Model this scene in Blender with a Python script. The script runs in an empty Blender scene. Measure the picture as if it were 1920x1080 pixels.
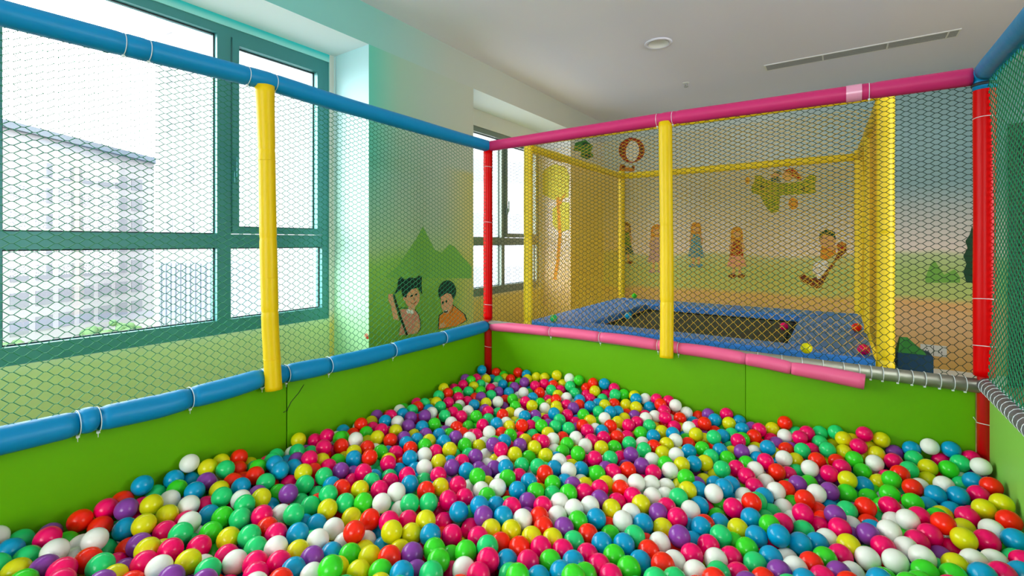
import bpy, math, random
import numpy as np
from mathutils.geometry import tessellate_polygon
from mathutils import Vector

# ------------------------------------------------------------------ camera
EYE = 1.35                       # eye height; all heights below are written relative to the eye
CAM = np.array([1.9327, -2.5334, 0.0]); YAW = 0.6011; FPX = 889.0; SYP = 86.0
sc = bpy.context.scene
cd = bpy.data.cameras.new('camera'); co = bpy.data.objects.new('camera', cd)
sc.collection.objects.link(co); sc.camera = co
co.location = (CAM[0], CAM[1], EYE); co.rotation_euler = (math.pi/2, 0, YAW)
cd.sensor_width = 36; cd.lens = FPX/1920*36; cd.shift_y = -SYP/1920; cd.clip_start = .02; cd.clip_end = 500

# ------------------------------------------------------------------ sky, exposure
w = bpy.data.worlds.new('sky'); sc.world = w; w.use_nodes = True
bg = w.node_tree.nodes['Background']
bg.inputs[0].default_value = (.96, .98, 1.0, 1); bg.inputs[1].default_value = 12.0
sc.view_settings.view_transform = 'Standard'; sc.view_settings.look = 'None'
sc.view_settings.gamma = 1; sc.view_settings.use_curve_mapping = False
sc.view_settings.exposure = 0.25
cy = sc.cycles
cy.use_denoising = True; cy.max_bounces = 8; cy.diffuse_bounces = 5; cy.glossy_bounces = 3
cy.transparent_max_bounces = 24; cy.caustics_reflective = False; cy.caustics_refractive = False
cy.sample_clamp_indirect = 6
def portal(name, loc, rot, sx, sy):
    l = bpy.data.lights.new(name, 'AREA'); l.shape = 'RECTANGLE'; l.size = sx; l.size_y = sy
    l.cycles.is_portal = True
    o = bpy.data.objects.new(name, l); o.location = loc; o.rotation_euler = rot; sc.collection.objects.link(o)
portal('window_daylight', (-1.30, -2.2, EYE+.39), (0, -math.pi/2, 0), 1.9, 3.7)
portal('window_daylight', (-1.30, 1.75, EYE+.33), (0, -math.pi/2, 0), 1.8, 1.75)
portal('window_daylight', (2.0, -5.6, EYE+.4), (math.pi/2, 0, 0), 2.4, 1.9)  # daylight through the added rear window
portal('window_daylight', (5.35, -.6, EYE+.4), (0, math.pi/2, 0), 1.9, 1.8)  # daylight through the added right-hand window

# ------------------------------------------------------------------ geometry helpers
C = sc.collection
def s2l(c): return tuple(((v/255)/12.92 if v/255 <= .04045 else ((v/255+.055)/1.055)**2.4) for v in c)
class MB:
    def __init__(s): s.v=[]; s.f=[]; s.mi=[]; s.sm=[]
    def add(s, vs, fs, mi=0, smooth=False):
        b=len(s.v); s.v.extend([tuple(map(float,p)) for p in vs])
        s.f.extend([tuple(b+i for i in f) for f in fs]); s.mi.extend([mi]*len(fs)); s.sm.extend([smooth]*len(fs)); return s
    def box(s, x0,x1,y0,y1,z0,z1, mi=0):
        vs=[(x,y,z) for x in (x0,x1) for y in (y0,y1) for z in (z0,z1)]
        return s.add(vs,[(0,1,3,2),(4,6,7,5),(0,4,5,1),(2,3,7,6),(0,2,6,4),(1,5,7,3)],mi)
    def rbox(s, x0,x1,y0,y1,z0,z1, r, mi=0):
        # box with bevelled vertical section: rounded on all edges by stacked loops
        n=4; loops=[]
        cx,cyy=(x0+x1)/2,(y0+y1)/2; hx,hy=(x1-x0)/2,(y1-y0)/2
        prof=[(r*(1-math.sin(a)), z0+r*(1-math.cos(a))) for a in [math.pi/2*i/3 for i in range(4)]]
        prof+=[(r*(1-math.cos(a)), z1-r*(1-math.sin(a))) for a in [math.pi/2*i/3 for i in range(4)]]
        ring=[]
        for ins,z in prof:
            L=[]
            for q,(sx,sy) in enumerate(((1,1),(-1,1),(-1,-1),(1,-1))):
                for k in range(n):
                    a=math.pi/2*(q+k/(n-1)); rr=max(r-ins,1e-4)
                    L.append((cx+sx*(hx-r)+rr*math.cos(a), cyy+sy*(hy-r)+rr*math.sin(a), z))
            ring.append(L)
        m=len(ring[0]); vs=[p for L in ring for p in L]; fs=[]
        for i in range(len(ring)-1):
            for k in range(m):
                fs.append((i*m+k,i*m+(k+1)%m,(i+1)*m+(k+1)%m,(i+1)*m+k))
        fs.append(tuple(range(m-1,-1,-1))); fs.append(tuple((len(ring)-1)*m+k for k in range(m)))
        return s.add(vs,fs,mi,True)
    def tube(s, pts, r, n=16, mi=0, cap=True, smooth=True):
        P=np.array(pts,float); m=len(P)
        R=np.full(m,r,float) if np.isscalar(r) else np.array(r,float)
        T=np.zeros_like(P); T[1:-1]=P[2:]-P[:-2]; T[0]=P[1]-P[0]; T[-1]=P[-1]-P[-2]
        T/=np.linalg.norm(T,axis=1)[:,None]+1e-12
        ref=np.array([0,0,1.]) if abs(T[0][2])<.9 else np.array([1.,0,0])
        vs=[]
        u=np.cross(T[0],ref); u/=np.linalg.norm(u)
        for i in range(m):
            u=u-T[i]*(u@T[i]); u/=np.linalg.norm(u)+1e-12; v=np.cross(T[i],u)
            for k in range(n):
                a=2*math.pi*k/n; vs.append(P[i]+R[i]*(u*math.cos(a)+v*math.sin(a)))
        fs=[(i*n+k,i*n+(k+1)%n,(i+1)*n+(k+1)%n,(i+1)*n+k) for i in range(m-1) for k in range(n)]
        s.add(vs,fs,mi,smooth)
        if cap:
            b=len(s.v)-m*n
            s.f.append(tuple(b+k for k in range(n-1,-1,-1))); s.f.append(tuple(b+(m-1)*n+k for k in range(n)))
            s.mi+= [mi,mi]; s.sm+=[False,False]
        return s
    def ring(s, c, axis, R, r, n=24, m=6, mi=0):
        A=np.array(axis,float); A/=np.linalg.norm(A)
        u=np.cross(A,[0,0,1.] if abs(A[2])<.9 else [1.,0,0]); u/=np.linalg.norm(u); v=np.cross(A,u)
        vs=[]; c=np.array(c,float)
        for i in range(n):
            a=2*math.pi*i/n; d=u*math.cos(a)+v*math.sin(a)
            for k in range(m):
                b=2*math.pi*k/m; vs.append(c+d*(R+r*math.cos(b))+A*r*math.sin(b))
        fs=[(i*m+k,i*m+(k+1)%m,((i+1)%n)*m+(k+1)%m,((i+1)%n)*m+k) for i in range(n) for k in range(m)]
        return s.add(vs,fs,mi,True)
    def lathe(s, c, prof, n=32, mi=0, smooth=True):
        vs=[(c[0]+r*math.cos(2*math.pi*k/n), c[1]+r*math.sin(2*math.pi*k/n), c[2]+z) for r,z in prof for k in range(n)]
        fs=[(i*n+k,i*n+(k+1)%n,(i+1)*n+(k+1)%n,(i+1)*n+k) for i in range(len(prof)-1) for k in range(n)]
        fs.append(tuple(range(n))); fs.append(tuple((len(prof)-1)*n+k for k in range(n)))
        return s.add(vs,fs,mi,smooth)
    def sphere(s, c, r, n=24, m=16, mi=0):
        vs=[(c[0],c[1],c[2]+r)]
        for i in range(1,m):
            t=math.pi*i/m
            for k in range(n): vs.append((c[0]+r*math.sin(t)*math.cos(2*math.pi*k/n),c[1]+r*math.sin(t)*math.sin(2*math.pi*k/n),c[2]+r*math.cos(t)))
        vs.append((c[0],c[1],c[2]-r)); fs=[(0,1+k,1+(k+1)%n) for k in range(n)]
        for i in range(m-2):
            fs+=[(1+i*n+k,1+(i+1)*n+k,1+(i+1)*n+(k+1)%n,1+i*n+(k+1)%n) for k in range(n)]
        l=len(vs)-1; fs+=[(l,1+(m-2)*n+(k+1)%n,1+(m-2)*n+k) for k in range(n)]
        return s.add(vs,fs,mi,True)
    def build(s, name, mats, parent=None, base=None):
        me=bpy.data.meshes.new(name)
        o=bpy.data.objects.new(name,me); C.objects.link(o)
        if parent is not None:
            o.parent=parent; org=tuple(ORG[parent.name])
            ORG[o.name]=org
        else:
            org=base if base is not None else (0,0,0); ORG[o.name]=org; o.location=(org[0],org[1],org[2]+EYE)
        if parent is None and base is None: o.location=(0,0,EYE)
        V=[(p[0]-org[0],p[1]-org[1],p[2]-org[2]) for p in s.v]
        me.from_pydata(V,[],s.f)
        for m in (mats if isinstance(mats,(list,tuple)) else [mats]): me.materials.append(m)
        me.polygons.foreach_set('material_index',s.mi); me.polygons.foreach_set('use_smooth',s.sm)
        me.update(); return o
ORG={}
def tag(o,label=None,cat=None,group=None,kind=None):
    if label: o['label']=label
    if cat: o['category']=cat
    if group: o['group']=group
    if kind: o['kind']=kind
    return o
def thing(name,base,label,cat,group=None):
    o=bpy.data.objects.new(name,None); C.objects.link(o); o.empty_display_size=.05
    o.location=(base[0],base[1],base[2]+EYE); ORG[o.name]=base
    return tag(o,label,cat,group)
def struct(o): o['kind']='structure'; return o

# pixel of the photograph -> point on a real plane of the room
RT=np.array([math.cos(YAW),math.sin(YAW),0]); FW=np.array([-math.sin(YAW),math.cos(YAW),0]); UP=np.array([0,0,1.])
def ray(x,y): return FW+RT*(x-960)/FPX-UP*(y-(540-SYP))/FPX
def on(ax,v,x,y):
    d=ray(x,y); i='xyz'.index(ax); return CAM+d*(v-CAM[i])/d[i]
def proj(P):
    d=np.asarray(P)-CAM; z=d@FW
    return 960+FPX*(d@RT)/z, (540-SYP)-FPX*(d@UP)/z, z

# ------------------------------------------------------------------ materials
def mat(name, col, rough=.5, spec=.5, metal=0, bump=0, bscale=40, var=0, vscale=5, coat=0, sss=0, alpha=None, srgb=True):
    m=bpy.data.materials.new(name); m.use_nodes=True; nt=m.node_tree; b=nt.nodes['Principled BSDF']
    c=s2l(col) if srgb else col
    b.inputs['Base Color'].default_value=(*c,1); b.inputs['Roughness'].default_value=rough
    b.inputs['Specular IOR Level'].default_value=spec; b.inputs['Metallic'].default_value=metal
    if coat: b.inputs['Coat Weight'].default_value=coat
    if sss:
        b.inputs['Subsurface Weight'].default_value=sss; b.inputs['Subsurface Radius'].default_value=(.01,.01,.01); b.inputs['Subsurface Scale'].default_value=1
    if var or bump:
        tc=nt.nodes.new('ShaderNodeTexCoord')
    if var:
        n=nt.nodes.new('ShaderNodeTexNoise'); n.inputs['Scale'].default_value=vscale; n.inputs['Detail'].default_value=4
        nt.links.new(tc.outputs['Object'],n.inputs['Vector'])
        mx=nt.nodes.new('ShaderNodeMix'); mx.data_type='RGBA'
        mx.inputs[6].default_value=(*[v*(1-var) for v in c],1); mx.inputs[7].default_value=(*[min(1,v*(1+var)) for v in c],1)
        nt.links.new(n.outputs['Fac'],mx.inputs[0]); nt.links.new(mx.outputs[2],b.inputs['Base Color'])
    if bump:
        n=nt.nodes.new('ShaderNodeTexNoise'); n.inputs['Scale'].default_value=bscale; n.inputs['Detail'].default_value=3
        nt.links.new(tc.outputs['Object'],n.inputs['Vector'])
        bp=nt.nodes.new('ShaderNodeBump'); bp.inputs['Strength'].default_value=bump; bp.inputs['Distance'].default_value=.01
        nt.links.new(n.outputs['Fac'],bp.inputs['Height']); nt.links.new(bp.outputs['Normal'],b.inputs['Normal'])
    return m
def mural(name, stops, axis='Z', noise=.05, nscale=1.2, over=None, glare_tint=None):
    """painted wall: colour bands by height above the eye (object z), wavy borders; over=(axis,stops,colour) tints sideways"""
    m=bpy.data.materials.new(name); m.use_nodes=True; nt=m.node_tree; b=nt.nodes['Principled BSDF']
    b.inputs['Roughness'].default_value=.6; b.inputs['Specular IOR Level'].default_value=.3
    tc=nt.nodes.new('ShaderNodeTexCoord'); sp=nt.nodes.new('ShaderNodeSeparateXYZ'); nt.links.new(tc.outputs['Object'],sp.inputs[0])
    nz=nt.nodes.new('ShaderNodeTexNoise'); nz.inputs['Scale'].default_value=nscale; nz.inputs['Detail'].default_value=3
    nt.links.new(tc.outputs['Object'],nz.inputs['Vector'])
    def ramp(src,stops,lo=-1.4,hi=1.8,amp=noise):
        a=nt.nodes.new('ShaderNodeMath'); a.operation='MULTIPLY_ADD'; a.inputs[1].default_value=amp*4; a.inputs[2].default_value=-amp*2
        nt.links.new(nz.outputs['Fac'],a.inputs[0])
        ad=nt.nodes.new('ShaderNodeMath'); nt.links.new(src,ad.inputs[0]); nt.links.new(a.outputs[0],ad.inputs[1])
        mr=nt.nodes.new('ShaderNodeMapRange'); mr.inputs[1].default_value=lo; mr.inputs[2].default_value=hi
        nt.links.new(ad.outputs[0],mr.inputs[0])
        cr=nt.nodes.new('ShaderNodeValToRGB'); el=cr.color_ramp.elements
        for i,(p,c) in enumerate(stops):
            e=el[i] if i<2 else el.new(0)
            e.position=(p-lo)/(hi-lo)
        els=sorted(zip([ (p-lo)/(hi-lo) for p,c in stops],[c for p,c in stops]))
        while len(cr.color_ramp.elements)>1: cr.color_ramp.elements.remove(cr.color_ramp.elements[-1])
        cr.color_ramp.elements[0].position=els[0][0]; cr.color_ramp.elements[0].color=(*s2l(els[0][1]),1)
        for p,c in els[1:]:
            e=cr.color_ramp.elements.new(p); e.color=(*s2l(c),1)
        nt.links.new(mr.outputs[0],cr.inputs[0]); return cr.outputs[0]
    out=ramp(sp.outputs['XYZ'.index(axis)],stops)
    if over:
        ax,s2,(z0,z1),lo,hi=over
        o2=ramp(sp.outputs['XYZ'.index(ax)],s2,lo,hi,0)
        mr=nt.nodes.new('ShaderNodeMapRange'); mr.inputs[1].default_value=z0; mr.inputs[2].default_value=z1
        nt.links.new(sp.outputs[2],mr.inputs[0])
        mx=nt.nodes.new('ShaderNodeMix'); mx.data_type='RGBA'
        nt.links.new(mr.outputs[0],mx.inputs[0]); nt.links.new(out,mx.inputs[6]); nt.links.new(o2,mx.inputs[7]); out=mx.outputs[2]
    if glare_tint:      # net glare put into the colour between two y positions, below a height
        tc_,(ya,yb),(za,zb),amt=glare_tint
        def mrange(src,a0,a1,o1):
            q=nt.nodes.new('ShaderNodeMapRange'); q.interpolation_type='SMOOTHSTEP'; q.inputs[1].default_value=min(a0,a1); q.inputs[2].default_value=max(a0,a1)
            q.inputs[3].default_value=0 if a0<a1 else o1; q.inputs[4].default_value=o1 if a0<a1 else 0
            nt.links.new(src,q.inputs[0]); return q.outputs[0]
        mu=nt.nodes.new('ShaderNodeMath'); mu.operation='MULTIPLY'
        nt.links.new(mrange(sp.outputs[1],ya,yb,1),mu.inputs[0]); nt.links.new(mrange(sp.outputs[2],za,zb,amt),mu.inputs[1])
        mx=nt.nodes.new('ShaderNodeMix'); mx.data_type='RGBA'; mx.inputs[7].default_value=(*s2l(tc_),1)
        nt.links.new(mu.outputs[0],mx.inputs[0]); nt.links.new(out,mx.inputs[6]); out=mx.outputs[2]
    nt.links.new(out,b.inputs['Base Color']); return m
M={}
M['ceiling']=mat('white_ceiling_paint',(230,229,242),.8,.2)
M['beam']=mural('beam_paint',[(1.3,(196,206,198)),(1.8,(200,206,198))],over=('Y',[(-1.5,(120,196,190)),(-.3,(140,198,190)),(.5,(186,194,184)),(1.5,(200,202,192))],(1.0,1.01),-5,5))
M['soffit']=mat('soffit_paint',(225,236,238),.7,.2)
M['cream']=mat('cream_wall_paint',(225,220,205),.8,.2)
M['floor']=mat('foam_mat_floor',(176,150,110),.7,.3,var=.1)
M['wall_left']=mural('window_wall_paint',[(-1.3,(214,206,160)),(-.62,(198,216,152)),(-.5,(205,225,205)),(1.30,(150,215,210)),(1.36,(140,212,206)),(1.39,(40,190,190)),(1.5,(40,190,190))],noise=.0,over=None)
M['wall_left_far']=mural('far_window_wall_paint',[(-1.3,(225,200,90)),(-.62,(225,205,110)),(-.5,(214,216,200)),(1.5,(206,208,200))],noise=0)
M['pillar1']=mural('pillar_mural_with_glare',[(-1.3,(110,150,40)),(-.5,(120,170,60)),(-.18,(140,190,80)),(-.04,(165,196,140)),(.25,(168,190,160)),(.7,(176,194,178)),(1.4,(180,196,186))],noise=.10,nscale=2.2,
   over=('Y',[(-.34,(96,200,176)),(-.05,(158,194,172)),(.3,(176,192,178)),(.83,(192,196,180))],(-.1,.6),-5,5),glare_tint=((206,194,110),(.35,.85),(.66,.60),.75))  # aqua cast and yellow net glare mixed into the mural colours
M['pillar1side']=mural('pillar_side_paint',[(-1.3,(160,215,140)),(-.5,(175,228,185)),(-.1,(190,232,215)),(.9,(195,232,235)),(1.4,(190,230,235))],noise=.03)
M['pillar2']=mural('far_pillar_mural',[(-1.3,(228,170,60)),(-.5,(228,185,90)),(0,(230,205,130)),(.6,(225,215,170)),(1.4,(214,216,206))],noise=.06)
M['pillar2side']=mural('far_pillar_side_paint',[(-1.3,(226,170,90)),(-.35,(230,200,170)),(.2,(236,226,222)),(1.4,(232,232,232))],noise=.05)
M['wall_back']=mural('back_wall_mural_with_bounce',[(-1.4,(205,160,60)),(-.80,(226,186,136)),(-.62,(232,182,116)),(-.56,(190,206,118)),(-.35,(176,202,118)),(-.18,(190,208,148)),(-.12,(240,224,210)),(.35,(240,224,210)),(.75,(190,208,208)),(1.7,(165,200,204))],noise=.07,nscale=.9,over=('X',[(1.2,(196,206,198)),(2.3,(150,182,184)),(3,(140,176,180))],(-.12,.6),-5,5))  # beige band and warmer left side put yellow net bounce into the colour
M['teal_frame']=mat('teal_window_frame',(60,130,130),.35,.5,metal=.2)
M['grey_frame']=mat('grey_green_window_frame',(120,134,122),.35,.5,metal=.2)
M['seal']=mat('dark_window_seal',(30,45,48),.6)
M['chrome']=mat('polished_metal',(190,192,190),.25,.5,metal=1)
M['sill']=mat('white_sill',(225,235,235),.5)
def glass():
    m=bpy.data.materials.new('window_glass'); m.use_nodes=True; nt=m.node_tree; nt.nodes.remove(nt.nodes['Principled BSDF'])
    t=nt.nodes.new('ShaderNodeBsdfTransparent'); t.inputs[0].default_value=(.95,.97,.97,1)
    g=nt.nodes.new('ShaderNodeBsdfGlossy'); g.inputs['Roughness'].default_value=.01
    x=nt.nodes.new('ShaderNodeMixShader'); x.inputs[0].default_value=.05
    nt.links.new(t.outputs[0],x.inputs[1]); nt.links.new(g.outputs[0],x.inputs[2]); nt.links.new(x.outputs[0],nt.nodes['Material Output'].inputs[0]); return m
M['glass']=glass()
M['blue_foam']=mat('blue_vinyl_foam',(0,130,184),.4,.25,bump=.25,bscale=14)
M['pink_foam']=mat('magenta_vinyl_foam',(196,44,106),.45,.25,bump=.2,bscale=14)
M['pink_foam2']=mat('faded_pink_vinyl_foam',(222,92,134),.42,.3,bump=.25,bscale=12)
M['red_foam']=mat('red_vinyl_foam',(206,0,2),.32,.12,bump=.12,bscale=12)
M['yellow_foam']=mat('yellow_vinyl_foam',(222,188,0),.4,.25,bump=.1,bscale=10)
M['yellow_soft']=mat('yellow_padded_sleeve',(244,212,10),.45,.5,bump=.3,bscale=9)
M['tie']=mat('white_cable_tie',(214,224,224),.4)
M['tape']=mat('clear_packing_tape',(226,150,180),.25,.7)
M['pipe']=mat('galvanised_pipe',(158,158,142),.42,.5,metal=.5,bump=.05)
M['greypipe']=mat('grey_wrapped_pipe',(118,116,124),.5)
M['board']=mat('lime_green_vinyl_board',(96,166,0),.55,.12,bump=.12,bscale=3,var=.06,vscale=2.5)
M['board_r']=mat('lit_green_vinyl_board',(140,206,84),.5,.2,bump=.12,bscale=3,var=.06,vscale=2.5)  # board green lightened, window light put into its colour
M['black']=mat('dark_gap',(14,16,14),.8)
M['net_green']=mat('green_netting_twine',(0,122,80),.5,.3)
M['net_dark']=mat('dark_green_netting_twine',(4,58,36),.55,.4)
M['net_yellow']=mat('yellow_netting_twine',(238,196,40),.55,.4)
M['pad']=mat('blue_trampoline_vinyl',(44,122,206),.4,.5,bump=.2,bscale=7)
M['matw']=mat('dark_trampoline_weave',(62,60,44),.75,.3,var=.15,vscale=60)
M['steel']=mat('painted_steel',(70,74,72),.45,.5,metal=.6)
M['bin']=mat('navy_fabric_bin',(14,62,92),.8)
M['bin2']=mat('green_fabric',(50,130,50),.8)
M['plate']=mat('white_switch_plastic',(214,216,208),.4)
M['grille']=mat('grey_vent_slats',(158,158,156),.6)
M['slot']=mat('vent_shadow_gap',(112,112,112),.8)
M['whitem']=mat('white_metal',(226,226,224),.45)
M['facade']=mat('pale_render',(140,140,142),.9,.1)
M['facade2']=mat('pale_tower_render',(140,141,144),.9,.1)
M['roofm']=mat('blue_grey_roof',(98,106,114),.9,.1)
M['win']=mat('facade_window_glass',(112,114,120),.6,.1)
M['winteal']=mat('teal_facade_glass',(84,104,106),.6,.1)
M['leaf']=mat('shrub_leaves',(80,106,72),.9,.1)
M['ground']=mat('pale_concrete_ground',(126,126,126),.9,.1)
M['shed']=mat('blue_grey_cladding',(106,110,120),.8,.1)
M['doorm']=mat('dark_door_paint',(24,44,36),.5)

# ------------------------------------------------------------------ the room
XW=-1.2; XP=-.8; ZB=1.40; H=1.68; YB=3.75; FL=-EYE; XR=5.2; YF=-5.5
struct(MB().box(XW-.2,XR+.2,YF-.2,YB+.2,FL-.1,FL).build('floor',M['floor']))
struct(MB().box(XW-.2,XR+.2,YF-.2,YB+.2,H,H+.1).build('ceiling',M['ceiling']))
# window wall with openings
def wall_with_holes(mb, x0,x1,ya,yb,z0,z1,holes):
    y=ya
    for h0,h1,hz0,hz1 in sorted(holes):
        mb.box(x0,x1,y,h0,z0,z1); mb.box(x0,x1,h0,h1,z0,hz0); mb.box(x0,x1,h0,h1,hz1,z1); y=h1
    mb.box(x0,x1,y,yb,z0,z1)
    mb.mi=[1 if np.mean([mb.v[i][1] for i in f])>.6 or (np.mean([mb.v[i][1] for i in f])>.1 and min(mb.v[i][1] for i in f)>-.5) else 0 for f in mb.f]; return mb
W1=(-4.0,-.38,-.57,1.345); W2=(.86,2.66,-.575,1.225)
struct(wall_with_holes(MB(),XW-.2,XW,YF,YB,FL,ZB,[W1,W2]).build('wall_left',[M['wall_left'],M['wall_left_far']]))
b=MB().box(XW-.2,XP,YF,YB,ZB,H); b.mi=[1 if i==4 else 0 for i in range(6)]
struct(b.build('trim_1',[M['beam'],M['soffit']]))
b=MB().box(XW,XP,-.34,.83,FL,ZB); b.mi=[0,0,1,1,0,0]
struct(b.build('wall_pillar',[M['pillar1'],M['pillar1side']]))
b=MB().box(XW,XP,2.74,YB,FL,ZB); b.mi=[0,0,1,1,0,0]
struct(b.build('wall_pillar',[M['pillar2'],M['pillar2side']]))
struct(MB().box(XW-.2,XR+.2,YB,YB+.2,FL,H).build('wall_back',M['wall_back']))
W4=(-1.5,.3,-.55,1.35)
struct(wall_with_holes(MB(),XR,XR+.2,YF,YB,FL,H,[W4]).build('wall_right',[M['cream'],M['cream']]))
mb=MB(); hx0,hx1,hz0,hz1=.9,3.3,-.55,1.35
mb.box(XW,hx0,YF-.2,YF,FL,H); mb.box(hx1,XR,YF-.2,YF,FL,H); mb.box(hx0,hx1,YF-.2,YF,FL,hz0); mb.box(hx0,hx1,YF-.2,YF,hz1,H)
struct(mb.build('wall_front',M['cream']))

def window(name,W,mull,transom,fm,sashes,xf=XW-.09,xi=XW-.01):
    y0,y1,z0,z1=W
    o=bpy.data.objects.new(name,None); C.objects.link(o); ORG[o.name]=(XW,(y0+y1)/2,z0); o.location=(XW,(y0+y1)/2,z0+EYE); struct(o)
    t=.055
    m=MB().box(xf,xi,y0,y1,z0,z0+.085).box(xf,xi,y0,y1,z1-t,z1).box(xf,xi,y0,y0+t,z0+.085,z1-t).box(xf,xi,y1-t,y1,z0+.085,z1-t)
    for a,bb in mull: m.box(xf,xi,a,bb,z0+.085,z1-t)
    m.box(xf+.004,xi-.004,y0+t,y1-t,*transom)
    m.build('window_frame',fm,o)
    cols=[y0+t]+[v for p in mull for v in p]+[y1-t]
    cells=[(cols[i],cols[i+1]) for i in range(0,len(cols),2)]
    for k,(a,bb) in enumerate(cells):
        for (c,d,up) in ((z0+.085,transom[0],False),(transom[1],z1-t,True)):
            if up and k in sashes:
                s=MB(); q=.045
                s.box(xf+.012,xi+.012,a+.004,bb-.004,c+.004,c+q).box(xf+.012,xi+.012,a+.004,bb-.004,d-q,d-.004).box(xf+.012,xi+.012,a+.004,a+q,c+q,d-q).box(xf+.012,xi+.012,bb-q,bb-.004,c+q,d-q)
                so=s.build('sash',fm,o); a2,b2,c2,d2=a+q,bb-q,c+q,d-q
                hy=a+.02 if sashes[k]=='l' else bb-.02
                hd=MB().rbox(xi+.012,xi+.03,hy-.012,hy+.012,(c+d)/2-.3,(c+d)/2-.22,.005)
                hd.tube([(xi+.034,hy,(c+d)/2-.27),(xi+.045,hy,(c+d)/2-.26),(xi+.045,hy,(c+d)/2-.14)],.008,8)
                hd.build('handle',fm,so)
            else: a2,b2,c2,d2=a,bb,c,d
            g=MB().box(xf+.03,xf+.036,a2,b2,c2,d2).build('pane',M['glass'],o)
            r=MB(); e=.007
            r.box(xf+.036,xf+.045,a2,b2,c2,c2+e).box(xf+.036,xf+.045,a2,b2,d2-e,d2).box(xf+.036,xf+.045,a2,a2+e,c2,d2).box(xf+.036,xf+.045,b2-e,b2,c2,d2)
            r.build('glazing_seal',M['seal'],g)
    return o
window('window_1',W1,[(-3.10,-3.02),(-2.13,-2.065),(-1.155,-1.075)],(-.035,.05),M['teal_frame'],{3:'l'})
window('window_2',W2,[(1.84,1.90)],(-.03,.05),M['grey_frame'],{1:'l'})
# window added in the unseen rear wall to light the room
o=bpy.data.objects.new('fill_window_rear',None); C.objects.link(o); ORG[o.name]=(2,YF,hz0); o.location=(2,YF,hz0+EYE); struct(o)
m=MB()
for x in np.linspace(hx0,hx1-.06,4): m.box(x,x+.06,YF-.1,YF-.03,hz0,hz1)
m.box(hx0,hx1,YF-.1,YF-.03,hz0,hz0+.06).box(hx0,hx1,YF-.1,YF-.03,hz1-.06,hz1).build('window_frame',M['grey_frame'],o)
MB().box(hx0,hx1,YF-.07,YF-.064,hz0+.06,hz1-.06).build('pane',M['glass'],o)
# made-up window in the right-hand wall, out of view, brightening back and ceiling
o=bpy.data.objects.new('fill_window_right',None); C.objects.link(o); ORG[o.name]=(XR,-.6,-.55); o.location=(XR,-.6,-.55+EYE); struct(o)
m=MB()
for y in np.linspace(-1.5,.24,3): m.box(XR+.03,XR+.1,y,y+.06,-.55,1.35)
m.box(XR+.03,XR+.1,-1.5,.3,-.55,-.49).box(XR+.03,XR+.1,-1.5,.3,1.29,1.35).build('window_frame',M['grey_frame'],o)
MB().box(XR+.06,XR+.066,-1.5,.3,-.49,1.29).build('pane',M['glass'],o)
# door at the back right
o=bpy.data.objects.new('door_1',None); C.objects.link(o); ORG[o.name]=(3.65,YB,FL); o.location=(3.65,YB,0); struct(o)
MB().box(3.25,3.31,YB-.04,YB-.001,FL,1.10).box(4.06,4.12,YB-.04,YB-.001,FL,1.10).box(3.31,4.06,YB-.04,YB-.001,1.04,1.10).build('door_frame',M['doorm'],o)
MB().box(3.32,4.05,YB-.03,YB-.002,FL+.01,1.03).build('door_leaf',M['doorm'],o)
MB().tube([(3.40,YB-.03,-.35),(3.40,YB-.075,-.35),(3.50,YB-.075,-.35)],.009,10).build('door_handle',M['chrome'],o)
# skirting
struct(MB().box(XP+.005,3.24,YB-.012,YB-.001,FL,FL+.09).build('baseboard_back',M['cream']))

# ceiling fittings
t=thing('ceiling_light',(.69,1.46,H-.02),'round flush white ceiling light above the yellow net enclosure','light')
MB().lathe((.69,1.46,H),[(.085,-.001),(.088,-.010),(.108,-.014),(.112,-.006),(.112,-.0005)],40).build('trim_ring',M['ceiling'],t)
MB().lathe((.69,1.46,H),[(.084,-.0105),(.084,-.009)],40).build('diffuser',mat('white_diffuser',(236,236,234),.5),t)
t=thing('fire_sprinkler',(.62,2.62,H-.05),'small white fire sprinkler head hanging from the ceiling','sprinkler')
MB().lathe((.62,2.62,H),[(.035,-.0005),(.035,-.006),(.018,-.010)],20).build('escutcheon',M['whitem'],t)
MB().lathe((.62,2.62,H),[(.014,-.012),(.014,-.035),(.022,-.04),(.022,-.046),(.008,-.05)],16).build('sprinkler_head',M['grille'],t)
t=thing('ceiling_vent',(2.05,2.62,H-.01),'long narrow grey slotted air vent in the white ceiling','vent')
vx0,vx1,vy0,vy1=1.36,2.74,2.53,2.70
m=MB().box(vx0,vx1,vy0,vy0+.012,H-.008,H-.0005).box(vx0,vx1,vy1-.012,vy1,H-.008,H-.0005).box(vx0,vx0+.012,vy0+.012,vy1-.012,H-.008,H-.0005).box(vx1-.012,vx1,vy0+.012,vy1-.012,H-.008,H-.0005)
m.build('vent_frame',M['whitem'],t)
MB().box(vx0+.012,vx1-.012,vy0+.012,vy1-.012,H-.003,H-.0006).build('vent_recess',M['slot'],t)
m=MB()
for k in range(6): yy=vy0+.018+k*.024; m.box(vx0+.012,vx1-.012,yy,yy+.014,H-.008,H-.0035)
m.build('vent_slats',M['grille'],t)
for x in (1.82,2.28,2.66): MB().box(x,x+.012,vy0+.012,vy1-.012,H-.0095,H-.0082).build('divider',M['whitem'],t)
# cords of a roller blind hanging at the right end of the window
tag(MB().tube([(XW+.03,-.352,ZB-.01),(XW+.03,-.352,.2),(XW+.032,-.358,-.2),(XW+.03,-.364,.2),(XW+.03,-.364,ZB-.01)],.0016,6).build('blind_cord',M['tie']),'thin white looped blind cord hanging beside the teal window','cord')
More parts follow.
